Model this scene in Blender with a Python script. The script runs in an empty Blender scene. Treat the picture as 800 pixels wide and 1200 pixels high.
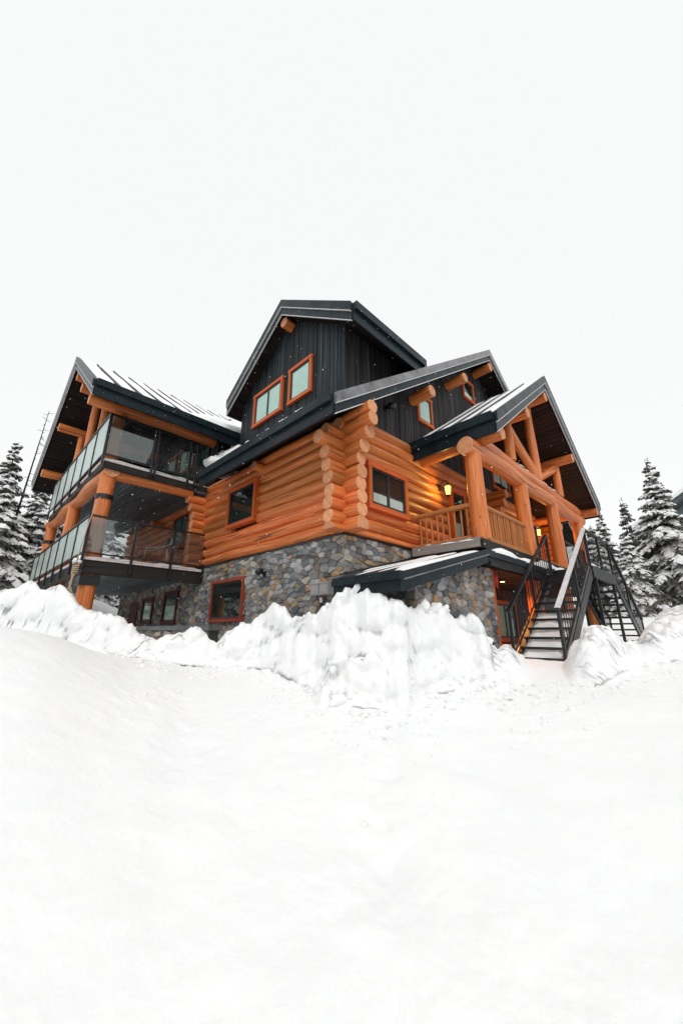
import bpy, math, random
import numpy as np
from mathutils import Vector, Matrix

random.seed(7)
SC = bpy.context.scene
COL = SC.collection
R = math.radians

# ------------------------------------------------------------------ materials
MATS = {}
def newmat(name):
    m = bpy.data.materials.new(name); m.use_nodes = True
    nt = m.node_tree; nt.nodes.clear()
    MATS[name] = m
    return m, nt
class N:
    """small helper around a node tree"""
    def __init__(s, nt): s.nt = nt
    def __call__(s, typ, ins=None, **props):
        n = s.nt.nodes.new(typ)
        for k, v in props.items(): setattr(n, k, v)
        for k, v in (ins or {}).items():
            sock = n.inputs[k]
            if hasattr(v, 'is_output'): s.nt.links.new(v, sock)
            else: sock.default_value = v
        return n
    def ramp(s, fac, stops, mode='LINEAR'):
        n = s.nt.nodes.new('ShaderNodeValToRGB'); r = n.color_ramp; r.interpolation = mode
        while len(r.elements) < len(stops): r.elements.new(0.5)
        for e, (p, c) in zip(r.elements, stops): e.position = p; e.color = (*c, 1)
        s.nt.links.new(fac, n.inputs[0]); return n.outputs[0]
    def mix(s, fac, a, b, mode='MIX'):
        n = s.nt.nodes.new('ShaderNodeMix'); n.data_type = 'RGBA'; n.blend_type = mode
        for k, v in ((0, fac), (6, a), (7, b)):
            if hasattr(v, 'is_output'): s.nt.links.new(v, n.inputs[k])
            else: n.inputs[k].default_value = v if k == 0 else (*v, 1)
        return n.outputs[2]
    def bump(s, h, strength=.3, dist=.02, normal=None):
        n = s('ShaderNodeBump', {'Height': h, 'Strength': strength, 'Distance': dist})
        if normal is not None: s.nt.links.new(normal, n.inputs['Normal'])
        return n.outputs[0]
    def out(s, bsdf):
        o = s.nt.nodes.new('ShaderNodeOutputMaterial'); s.nt.links.new(bsdf, o.inputs[0])
    def princ(s, **k):
        ins = {kk.replace('_', ' '): v for kk, v in k.items()}
        p = s('ShaderNodeBsdfPrincipled', ins); return p

def c4(c): return (*c, 1)

def wood_mat(name, dark, mid, light, rough=.55, grain=(.9, 22, 22), tone=.35, crack=.6, spec=.35, tmin=.64, tmax=1.2):
    m, nt = newmat(name); n = N(nt)
    at = n('ShaderNodeAttribute', attribute_name='wood').outputs['Vector']
    isl = n('ShaderNodeNewGeometry').outputs['Random Per Island']
    mp = n('ShaderNodeMapping', {'Vector': at, 'Scale': grain}).outputs[0]
    g = n('ShaderNodeTexNoise', {'Vector': mp, 'Scale': 1., 'Detail': 5., 'Roughness': .62}).outputs[0]
    mp2 = n('ShaderNodeMapping', {'Vector': at, 'Scale': (1.6, 3, 3)}).outputs[0]
    big = n('ShaderNodeTexNoise', {'Vector': mp2, 'Scale': 1., 'Detail': 3.}).outputs[0]
    col = n.ramp(g, [(.25, dark), (.5, mid), (.78, light)])
    col = n.mix(n.ramp(big, [(.3, (0, 0, 0)), (.75, (tone, tone, tone))]), col, dark)
    hs = n('ShaderNodeHueSaturation', {'Color': col,
         'Value': n('ShaderNodeMapRange', {'Value': isl, 'To Min': tmin, 'To Max': tmax}).outputs[0],
         'Hue': n('ShaderNodeMapRange', {'Value': isl, 'To Min': .506, 'To Max': .492}).outputs[0]})
    col = hs.outputs[0]
    # drying cracks along the grain
    mp3 = n('ShaderNodeMapping', {'Vector': at, 'Scale': (.55, 13, 13)}).outputs[0]
    ck = n('ShaderNodeTexNoise', {'Vector': mp3, 'Scale': 1., 'Detail': 1.}).outputs[0]
    ckm = n.ramp(ck, [(.665, (0, 0, 0)), (.69, (crack, crack, crack))])
    col = n.mix(ckm, col, (dark[0]*.25, dark[1]*.22, dark[2]*.2))
    # knots
    mp4 = n('ShaderNodeMapping', {'Vector': at, 'Scale': (2.2, 5, 5)}).outputs[0]
    vo = n('ShaderNodeTexVoronoi', {'Vector': mp4, 'Scale': 1.}).outputs['Distance']
    kn = n.ramp(vo, [(.05, (.75, .75, .75)), (.11, (0, 0, 0))])
    col = n.mix(kn, col, (dark[0]*.35, dark[1]*.3, dark[2]*.3))
    bp = n.bump(g, .25, .012)
    bp = n.bump(ckm, -.5, .01, bp)
    n.out(n.princ(Base_Color=col, Roughness=rough, Normal=bp, Specular_IOR_Level=spec).outputs[0])
    return m
wood_mat('log_wood', (.36, .098, .018), (.66, .192, .047), (.90, .38, .125), tone=.30, rough=.42, spec=.45)
wood_mat('post_wood', (.40, .110, .020), (.70, .205, .051), (.92, .40, .135), tone=.30, rough=.42, spec=.45)
wood_mat('rail_wood', (.34, .12, .032), (.48, .19, .055), (.60, .27, .09), crack=.3)
wood_mat('trim_wood', (.36, .070, .013), (.54, .12, .020), (.66, .17, .034), crack=.2, tone=.2)
wood_mat('red_trim_wood', (.17, .030, .012), (.29, .050, .018), (.37, .08, .03), crack=.2, tone=.2)
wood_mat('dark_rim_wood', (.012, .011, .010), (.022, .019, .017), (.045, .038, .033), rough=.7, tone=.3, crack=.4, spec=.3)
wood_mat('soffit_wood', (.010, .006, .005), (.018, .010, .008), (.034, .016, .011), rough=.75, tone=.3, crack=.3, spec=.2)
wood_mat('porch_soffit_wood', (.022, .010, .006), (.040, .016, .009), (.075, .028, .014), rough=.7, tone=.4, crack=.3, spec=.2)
wood_mat('siding_wood', (.003, .0055, .0075), (.009, .0145, .0185), (.060, .076, .086), rough=.6, grain=(.7, 26, 26), tone=.4, crack=.5, spec=.3, tmin=.5, tmax=1.6)
wood_mat('siding_pale', (.010, .010, .011), (.030, .028, .029), (.105, .096, .096), rough=.7, grain=(.7, 26, 26), tone=.4, crack=.5, spec=.25, tmin=.55, tmax=1.5)  # same siding, coloured paler and browner on faces seen at another angle
wood_mat('plank_ceiling', (.06, .075, .086), (.12, .142, .158), (.21, .235, .255), rough=.6, tone=.3, crack=.2)
wood_mat('deck_wood', (.20, .18, .17), (.30, .27, .25), (.42, .39, .37), rough=.75, crack=.3)
wood_mat('dark_red_wood', (.06, .010, .006), (.10, .018, .009), (.15, .03, .013), crack=.2)
wood_mat('bark', (.025, .018, .014), (.05, .036, .028), (.09, .07, .055), rough=.9, grain=(3, 14, 14), tone=.5, spec=.1)

def end_mat(name, a, b):
    m, nt = newmat(name); n = N(nt)
    at = n('ShaderNodeAttribute', attribute_name='wood').outputs['Vector']
    w = n('ShaderNodeTexNoise', {'Vector': at, 'Scale': 9., 'Detail': 3.}).outputs[0]
    sx = n('ShaderNodeSeparateXYZ', {'Vector': at})
    mx = n('ShaderNodeCombineXYZ', {'Y': sx.outputs[1], 'Z': sx.outputs[2]}).outputs[0]
    d = n('ShaderNodeVectorMath', {0: mx}, operation='LENGTH').outputs['Value']
    d = n('ShaderNodeMath', {0: d, 1: n('ShaderNodeMath', {0: w, 1: .02}, operation='MULTIPLY').outputs[0]}, operation='ADD').outputs[0]
    s = n('ShaderNodeMath', {0: n('ShaderNodeMath', {0: d, 1: 330.}, operation='MULTIPLY').outputs[0]}, operation='SINE').outputs[0]
    f = n('ShaderNodeMapRange', {'Value': s, 'From Min': -1, 'To Min': .0, 'To Max': .45}).outputs[0]
    isl = n('ShaderNodeNewGeometry').outputs['Random Per Island']
    col = n.mix(f, a, b)
    col = n('ShaderNodeHueSaturation', {'Color': col, 'Value': n('ShaderNodeMapRange', {'Value': isl, 'To Min': .75, 'To Max': 1.15}).outputs[0]}).outputs[0]
    col = n.mix(n.ramp(w, [(.35, (.35, .35, .35)), (.6, (0, 0, 0))]), col, (b[0]*.6, b[1]*.5, b[2]*.5))
    n.out(n.princ(Base_Color=col, Roughness=.7).outputs[0])
end_mat('log_end', (.74, .345, .165), (.58, .235, .095))
end_mat('log_end_weathered', (.40, .20, .11), (.28, .12, .06))

def stone():
    m, nt = newmat('stone'); n = N(nt)
    isl = n('ShaderNodeNewGeometry').outputs['Random Per Island']
    tc = n('ShaderNodeTexCoord').outputs['Object']
    base = n.ramp(isl, [(0, (.14, .155, .165)), (.09, (.24, .255, .26)), (.18, (.085, .098, .108)), (.26, (.36, .365, .36)), (.35, (.17, .185, .19)), (.44, (.40, .30, .20)),
                        (.51, (.29, .28, .265)), (.60, (.15, .165, .175)), (.68, (.50, .45, .385)), (.75, (.28, .20, .135)), (.80, (.48, .48, .475)), (.88, (.20, .22, .23)), (.955, (.44, .28, .15))], 'CONSTANT')
    n1 = n('ShaderNodeTexNoise', {'Vector': tc, 'Scale': 7., 'Detail': 7., 'Roughness': .7}).outputs[0]
    n2 = n('ShaderNodeTexNoise', {'Vector': tc, 'Scale': 28., 'Detail': 5., 'Roughness': .7}).outputs[0]
    n3 = n('ShaderNodeTexNoise', {'Vector': tc, 'Scale': 3.3, 'Detail': 4., 'Roughness': .6}).outputs[0]
    col = n.mix(n.ramp(n1, [(.46, (0, 0, 0)), (.72, (.6, .6, .6))]), base, (.04, .047, .055))
    col = n.mix(n.ramp(n3, [(.5, (0, 0, 0)), (.68, (.6, .6, .6))]), col, (.24, .145, .075))
    col = n.mix(n.ramp(n2, [(.56, (0, 0, 0)), (.74, (.6, .6, .6))]), col, (.44, .43, .41))
    bp = n.bump(n1, .7, .03); bp = n.bump(n2, .5, .012, bp)
    n.out(n.princ(Base_Color=col, Roughness=.62, Normal=bp).outputs[0])
stone()

def plain(name, col, rough=.5, metal=0., noise=.25, scale=6., bump=.0, bscale=3., spec=.5):
    m, nt = newmat(name); n = N(nt)
    tc = n('ShaderNodeTexCoord').outputs['Object']
    ns = n('ShaderNodeTexNoise', {'Vector': tc, 'Scale': scale, 'Detail': 5., 'Roughness': .65}).outputs[0]
    k = n.ramp(ns, [(.3, (1-noise,)*3), (.7, (1+noise,)*3)])
    c = n.mix(1., col, k, 'MULTIPLY')
    kw = {}
    if bump:
        b = n('ShaderNodeTexNoise', {'Vector': tc, 'Scale': bscale, 'Detail': 2.}).outputs[0]
        kw['Normal'] = n.bump(b, bump, .05)
    rr = n('ShaderNodeMapRange', {'Value': ns, 'To Min': max(.03, rough-.12), 'To Max': min(1, rough+.12)}).outputs[0]
    n.out(n.princ(Base_Color=c, Roughness=rr, Metallic=metal, Specular_IOR_Level=spec, **kw).outputs[0])
plain('mortar', (.045, .046, .047), .9)
plain('roof_metal', (.016, .020, .024), .38, bump=.15, bscale=2.)
plain('fascia_metal', (.010, .0185, .0235), .36, bump=.6, bscale=2.2, noise=.4, spec=.16)
plain('flashing_metal', (.17, .165, .175), .32, bump=.6, bscale=2.4, noise=.5, scale=2.2)
plain('edge_highlight', (.55, .55, .56), .4, noise=.2)  # near-white drip edges, the barge's highlight lines put into colour
plain('edge_board', (.60, .56, .54), .7, noise=.2)
plain('sky_sheen_grey', (.68, .69, .70), .4, noise=.15)
plain('black_metal', (.012, .014, .016), .38)
plain('grey_metal', (.30, .30, .31), .45, metal=.3)
plain('grate_metal', (.34, .35, .36), .4, metal=.6)
plain('black_rubber', (.008, .008, .009), .6)
plain('sash', (.015, .018, .02), .4)
plain('blind_pale', (.80, .87, .85), .8, noise=.06)
plain('blind_teal', (.10, .16, .16), .8, noise=.3)
plain('blind_white', (.85, .72, .70), .8, noise=.06)
plain('room_dark', (.012, .012, .012), .9)
plain('rope_fibre', (.52, .38, .27), .9, scale=60., noise=.4)
plain('porcelain', (.75, .75, .74), .25)
plain('plastic_grey', (.30, .285, .29), .5, noise=.12)
plain('red_paint', (.42, .045, .035), .5)
plain('red_cloth', (.48, .06, .08), .85)
plain('white_paint', (.75, .75, .73), .5)
plain('neighbor_wall', (.075, .105, .115), .7, noise=.2)
plain('stone_cap', (.13, .14, .145), .7, noise=.4, scale=4., bump=.3)

def thin_fresnel(n, f0, normal=None):
    g = n('ShaderNodeNewGeometry')
    d = n('ShaderNodeVectorMath', {0: g.outputs['Incoming'], 1: normal if normal is not None else g.outputs['Normal']}, operation='DOT_PRODUCT').outputs['Value']
    a = n('ShaderNodeMath', {0: n('ShaderNodeMath', {0: d}, operation='ABSOLUTE').outputs[0]}, operation='MINIMUM'); a.inputs[1].default_value = 1.
    q = n('ShaderNodeMath', {0: 1., 1: a.outputs[0]}, operation='SUBTRACT').outputs[0]
    p = n('ShaderNodeMath', {0: q, 1: 5.}, operation='POWER').outputs[0]
    return n('ShaderNodeMapRange', {'Value': p, 'To Min': f0, 'To Max': 1.}).outputs[0]
def glass_dark():
    m, nt = newmat('window_glass'); n = N(nt)
    tc = n('ShaderNodeTexCoord').outputs['Object']
    ns = n('ShaderNodeTexNoise', {'Vector': tc, 'Scale': 1.3, 'Detail': 2.}).outputs[0]
    fr = thin_fresnel(n, .035)
    gl = n('ShaderNodeBsdfGlossy', {'Color': (.9, .97, .95, 1), 'Roughness': .015, 'Normal': n.bump(ns, .05, .02)}).outputs[0]
    tr = n('ShaderNodeBsdfTransparent', {'Color': (.86, .92, .90, 1)}).outputs[0]
    mx = n('ShaderNodeMixShader', {0: fr, 1: tr, 2: gl}).outputs[0]
    n.out(mx)
glass_dark()
def glass_rail(name, lo, hi, ior, dcol):
    m, nt = newmat(name); n = N(nt)
    tc = n('ShaderNodeTexCoord').outputs['Object']
    ns = n('ShaderNodeTexNoise', {'Vector': tc, 'Scale': 2.5, 'Detail': 4.}).outputs[0]
    fr = thin_fresnel(n, ior)
    gl = n('ShaderNodeBsdfGlossy', {'Color': (.86, .95, .92, 1), 'Roughness': .03 if lo < .1 else .35}).outputs[0]
    tr = n('ShaderNodeBsdfTransparent', {'Color': (.76, .79, .79, 1)}).outputs[0]
    df = n('ShaderNodeBsdfDiffuse', {'Color': (*dcol, 1)}).outputs[0]
    k = n('ShaderNodeMapRange', {'Value': ns, 'From Min': .35, 'From Max': .7, 'To Min': lo, 'To Max': hi}).outputs[0]
    tr2 = n('ShaderNodeMixShader', {0: k, 1: tr, 2: df}).outputs[0]
    n.out(n('ShaderNodeMixShader', {0: fr, 1: tr2, 2: gl}).outputs[0])
glass_rail('railing_glass', .01, .05, .09, (.45, .45, .46))
glass_rail('frosted_glass',   .42, .70, .06, (  .70, .80, .77))

def snow_mat(name, fine=1.):
    m, nt = newmat(name); n = N(nt)
    tc = n('ShaderNodeTexCoord').outputs['Object']
    n1 = n('ShaderNodeTexNoise', {'Vector': tc, 'Scale': 3.2*fine, 'Detail': 8., 'Roughness': .6}).outputs[0]
    n2 = n('ShaderNodeTexNoise', {'Vector': tc, 'Scale': 26.*fine, 'Detail': 5., 'Roughness': .7}).outputs[0]
    n3 = n('ShaderNodeTexNoise', {'Vector': tc, 'Scale': 1.1, 'Detail': 3.}).outputs[0]
    col = n.ramp(n3, [(.3, (.875, .895, .90)), (.7, (.905, .91, .91))])
    bp = n.bump(n1, .22, .05); bp = n.bump(n2, .5, .014, bp)
    p = n.princ(Base_Color=col, Roughness=.7, Normal=bp, Specular_IOR_Level=.2, Subsurface_Weight=.5, Subsurface_Radius=(.8, .95, 1.), Subsurface_Scale=.09)
    p.subsurface_method = 'RANDOM_WALK'
    n.out(p.outputs[0])
snow_mat('snow'); snow_mat('roof_snow_mat', 1.6)
plain('snow_flake', (.9, .9, .9), .8, noise=.0)
def needles():
    m, nt = newmat('needles'); n = N(nt)
    isl = n('ShaderNodeNewGeometry').outputs['Random Per Island']
    tc = n('ShaderNodeTexCoord').outputs['Object']
    ns = n('ShaderNodeTexNoise', {'Vector': tc, 'Scale': 1.1, 'Detail': 3.}).outputs[0]
    col = n.mix(isl, (.078, .085, .078), (.17, .172, .148))  # needle colour lightened and greyed in place of haze over the trees
    col = n.mix(n.ramp(ns, [(.4, (0, 0, 0)), (.7, (.5, .5, .5))]), col, (.10, .088, .06))
    n.out(n.princ(Base_Color=col, Roughness=.75, Specular_IOR_Level=.2).outputs[0])
needles()
def emit(name, col, s):
    m, nt = newmat(name); n = N(nt)
    n.out(n('ShaderNodeEmission', {'Color': c4(col), 'Strength': s}).outputs[0])
emit('lamp_glow', (1., .64, .15), 3.4); emit('lamp_warm', (1., .50, .18), 8.)

# ------------------------------------------------------------------ mesh builder
class MB:
    def __init__(s):
        s.v = []; s.f = []; s.m = []; s.sm = []; s.w = []; s.slots = []
    def slot(s, name):
        if name not in s.slots: s.slots.append(name)
        return s.slots.index(name)
    def add(s, verts, faces, mat, smooth=False, wood=None):
        o = len(s.v); k = s.slot(mat)
        s.v += [tuple(p) for p in verts]
        s.w += [tuple(p) for p in (wood if wood is not None else verts)]
        for f in faces: s.f.append(tuple(i+o for i in f)); s.m.append(k); s.sm.append(smooth)
    def hexa(s, P, mat, wood=None):
        s.add(P, [(0, 3, 2, 1), (4, 5, 6, 7), (0, 1, 5, 4), (1, 2, 6, 5), (2, 3, 7, 6), (3, 0, 4, 7)], mat, False, wood)
    def box(s, x0, x1, y0, y1, z0, z1, mat):
        s.beam8(Vector((x0, y0, z0)), Vector((x1-x0, 0, 0)), Vector((0, y1-y0, 0)), Vector((0, 0, z1-z0)), mat)
    def beam8(s, o, a, b, c, mat, bevel=0):
        P = [o, o+a, o+a+b, o+b, o+c, o+a+c, o+a+b+c, o+b+c]
        L = [a.length, b.length, c.length]; i = L.index(max(L)); r = random.random()*40
        loc = [(0, 0, 0), (1, 0, 0), (1, 1, 0), (0, 1, 0), (0, 0, 1), (1, 0, 1), (1, 1, 1), (0, 1, 1)]
        W = []
        for l in loc:
            q = [l[0]*L[0], l[1]*L[1], l[2]*L[2]]; q = [q[i]]+[q[j] for j in range(3) if j != i]
            W.append((q[0]+r, q[1]+r*.7, q[2]+r*.3))
        s.hexa(P, mat, W)
    def bar(s, p, q, w, h, mat, up=(0, 0, 1)):
        """rectangular bar from p to q; w across, h along up"""
        p = Vector(p); q = Vector(q); d = q-p; u = Vector(up)
        sx = d.cross(u)
        if sx.length < 1e-6: sx = d.cross(Vector((1, 0, 0)))
        sx.normalize(); u = sx.cross(d).normalized()
        s.beam8(p-sx*w/2-u*h/2, d, sx*w, u*h, mat)
    def prism(s, poly, ext, mat, capmat=None):
        """convex planar polygon (3d points) extruded by ext"""
        n = len(poly); ext = Vector(ext); P = [Vector(p) for p in poly]; Q = [p+ext for p in P]
        nor = Vector((0, 0, 0))
        for i in range(n): nor += P[i].cross(P[(i+1) % n])
        if nor.dot(ext) > 0: P.reverse(); Q.reverse()
        # longest edge gives grain
        e = max(range(n), key=lambda i: (P[(i+1) % n]-P[i]).length)
        ax = (P[(e+1) % n]-P[e]); ln = ax.length
        if ext.length > ln: ax = ext.copy()
        ax = ax.normalized(); t = ax.orthogonal().normalized(); b = ax.cross(t); r = random.random()*40
        W = [((p-P[0]).dot(ax)+r, (p-P[0]).dot(t)+r*.7, (p-P[0]).dot(b)+r*.3) for p in P+Q]
        s.add(P+Q, [tuple(range(n)), tuple(range(2*n-1, n-1, -1))]+[((i+1) % n, i, n+i, n+(i+1) % n) for i in range(n)], mat, False, W)
    def log(s, p, q, r0, r1=None, mat='log_wood', end='log_end', seg=16, step=.35, wob=.012, zmin=None, bulge=0., caps=True):
        p = Vector(p); q = Vector(q); r1 = r0 if r1 is None else r1
        d = q-p; L = d.length; ax = d/L
        t = ax.cross(Vector((0, 0, 1)))
        if t.length < 1e-3: t = Vector((1, 0, 0))
        t.normalize(); b = t.cross(ax).normalized()
        n = max(1, int(L/step)); rnd = random.random()*60
        ph = [random.random()*6.28 for _ in range(4)]
        V = []; W = []
        for i in range(n+1):
            f = i/n; r = r0+(r1-r0)*f
            off = t*(wob*math.sin(ph[0]+f*L*1.9))+b*(wob*math.sin(ph[1]+f*L*1.6))
            rr = r*(1+.02*math.sin(ph[2]+f*L*3.1))
            for j in range(seg):
                a = 2*math.pi*j/seg
                k = rr*(1+.025*math.sin(2*a+ph[3])+.015*math.sin(3*a+ph[0]+f*L*1.3))
                o = t*(k*math.cos(a))+b*(k*math.sin(a))
                pt = p+d*f+off+o
                if zmin is not None and pt.z < zmin: pt.z = zmin
                V.append(pt); W.append((f*L+rnd, k*math.cos(a)+rnd*.7, k*math.sin(a)+rnd*.3))
        F = []
        for i in range(n):
            for j in range(seg):
                a = i*seg+j; c = i*seg+(j+1) % seg
                F.append((a, a+seg, c+seg, c))
        s.add(V, F, mat, True, W)
        if caps:
            for i, fl in ((0, 0), (n, 1)):
                ring = V[i*seg:(i+1)*seg]; cx = sum(ring, Vector())/seg
                w = [(0, (v-cx).dot(t), (v-cx).dot(b)) for v in ring]
                # slight chamfer so that the cut edge catches light
                inner = [cx+(v-cx)*.93+ax*(.008 if fl else -.008) for v in ring]
                wi = [(0, x*.93, y*.93) for _, x, y in w]
                FF = []
                for j in range(seg):
                    k = (j+1) % seg
                    FF.append((j, k, seg+k, seg+j) if not fl else (j, seg+j, seg+k, k))
                FF.append(tuple(range(seg, 2*seg)) if not fl else tuple(range(2*seg-1, seg-1, -1)))
                FF[-1] = FF[-1][::-1]; FF = [f[::-1] for f in FF]
                s.add(ring+inner, FF, end, False, w+wi)
    def tube(s, pts, r, mat, seg=8, smooth=True):
        P = [Vector(p) for p in pts]; V = []; F = []
        up = Vector((.3, .2, .93))
        for i, p in enumerate(P):
            d = (P[min(i+1, len(P)-1)]-P[max(i-1, 0)]).normalized()
            t = d.cross(up)
            if t.length < .05: t = d.cross(Vector((1, 0, 0)))
            t.normalize(); b = t.cross(d)
            rr = r[i] if isinstance(r, (list, tuple)) else r
            for j in range(seg):
                a = 2*math.pi*j/seg; V.append(p+t*rr*math.cos(a)+b*rr*math.sin(a))
        for i in range(len(P)-1):
            for j in range(seg):
                k = (j+1) % seg; F.append((i*seg+j, i*seg+k, (i+1)*seg+k, (i+1)*seg+j))
        F.append(tuple(range(seg))[::-1]); F.append(tuple(range((len(P)-1)*seg, len(P)*seg)))
        s.add(V, F, mat, smooth)
    def blob(s, c, rx, ry, rz, mat, nu=12, nv=7, jit=.12, seed=0):
        rg = random.Random(seed); V = []; F = []
        ph = [rg.random()*6.28 for _ in range(6)]
        for i in range(nv+1):
            th = math.pi*i/nv
            for j in range(nu):
                a = 2*math.pi*j/nu
                k = 1+jit*(math.sin(3*a+ph[0]+2*th)+math.sin(2*a+ph[1]-3*th)+.7*math.sin(5*a+ph[2]+th*4))/2
                V.append((c[0]+rx*k*math.sin(th)*math.cos(a), c[1]+ry*k*math.sin(th)*math.sin(a), c[2]+rz*k*math.cos(th)))
        for i in range(nv):
            for j in range(nu):
                k = (j+1) % nu; F.append((i*nu+j, (i+1)*nu+j, (i+1)*nu+k, i*nu+k))
        s.add(V, F, mat, True)
    def build(s, name, parent=None):
        me = bpy.data.meshes.new(name)
        me.from_pydata(s.v, [], s.f)
        for k in s.slots: me.materials.append(MATS[k])
        me.polygons.foreach_set('material_index', s.m)
        me.polygons.foreach_set('use_smooth', s.sm)
        a = me.attributes.new('wood', 'FLOAT_VECTOR', 'POINT')
        a.data.foreach_set('vector', np.array(s.w, np.float32).ravel())
        me.update()
        o = bpy.data.objects.new(name, me); COL.objects.link(o)
        if parent is not None: put(o, parent)
        return o
def worldloc(o):
    v = o.location.copy(); p = o.parent
    while p is not None: v = v+p.location; p = p.parent
    return v
def put(o, parent):
    """parent o keeping its vertices where they are (no parent is ever rotated while building)"""
    o.parent = parent; o.location = -worldloc(parent)
def empty(name, loc=(0, 0, 0)):
    o = bpy.data.objects.new(name, None); COL.objects.link(o); o.location = loc; o.empty_display_size = .2
    return o
def tag(o, label=None, cat=None, group=None, kind=None):
    if label: o['label'] = label
    if cat: o['category'] = cat
    if group: o['group'] = group
    if kind: o['kind'] = kind
    return o
def shift_copy(o, delta, parent):
    c = o.copy(); COL.objects.link(c); c.parent = parent; c.location = o.location+Vector(delta); return c

# plane maps: a along wall, z up, d outwards
def XP(off=0.): return lambda a, z, d: Vector((off-d, a, z))     # faces -X, a = y
def YP(off=0.): return lambda a, z, d: Vector((a, off-d, z))     # faces -Y, a = x
def mbox(mb, M, a0, a1, z0, z1, d0, d1, mat):
    o = M(a0, z0, d0); mb.beam8(o, M(a1, z0, d0)-o, M(a0, z0, d1)-o, M(a0, z1, d0)-o, mat)

def clip(poly, nx, ny, c):
    """keep nx*x+ny*y <= c"""
    out = []; n = len(poly)
    for i in range(n):
        p = poly[i]; q = poly[(i+1) % n]
        dp = nx*p[0]+ny*p[1]-c; dq = nx*q[0]+ny*q[1]-c
        if dp <= 0: out.append(p)
        if (dp < 0 < dq) or (dq < 0 < dp):
            t = dp/(dp-dq); out.append((p[0]+(q[0]-p[0])*t, p[1]+(q[1]-p[1])*t))
    return out
def area(p): return abs(sum(p[i][0]*p[(i+1) % len(p)][1]-p[(i+1) % len(p)][0]*p[i][1] for i in range(len(p))))/2 if len(p) > 2 else 0
def clip_convex(poly, region):
    # region ccw
    n = len(region)
    for i in range(n):
        p = region[i]; q = region[(i+1) % n]
        ex, ey = q[0]-p[0], q[1]-p[1]
        poly = clip(poly, ey, -ex, ey*p[0]-ex*p[1])
        if len(poly) < 3: return []
    return poly

def boards(mb, M, region, width, d0, d1, mat, gap=.012, jit=.009, horiz=False):
    """vertical boards clipped to a convex region (a,z)"""
    lo = min(p[0] for p in region); hi = max(p[0] for p in region); a = lo
    while a < hi:
        w = width*random.uniform(.88, 1.12)
        pl = clip(clip(list(region), -1, 0, -(a+gap/2)), 1, 0, a+w-gap/2)
        if area(pl) > 1e-3:
            dd = d1+random.uniform(-jit, jit)
            q = [M(x, z, d0) for x, z in pl]
            mb.prism(q, M(0, 0, dd)-M(0, 0, d0), mat)
        a += w
def planks(mb, P, U, V, width, thick, mat):
    """thin planks running along U, laid side by side along V"""
    P = Vector(P); U = Vector(U); V = Vector(V); n = max(1, int(V.length/width)); nn = U.cross(V).normalized()
    for i in range(n):
        mb.beam8(P+V*(i/n)+V.normalized()*.006+nn*random.uniform(0, .006), U, V*(1/n)-V.normalized()*.014, nn*thick, mat)

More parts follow.
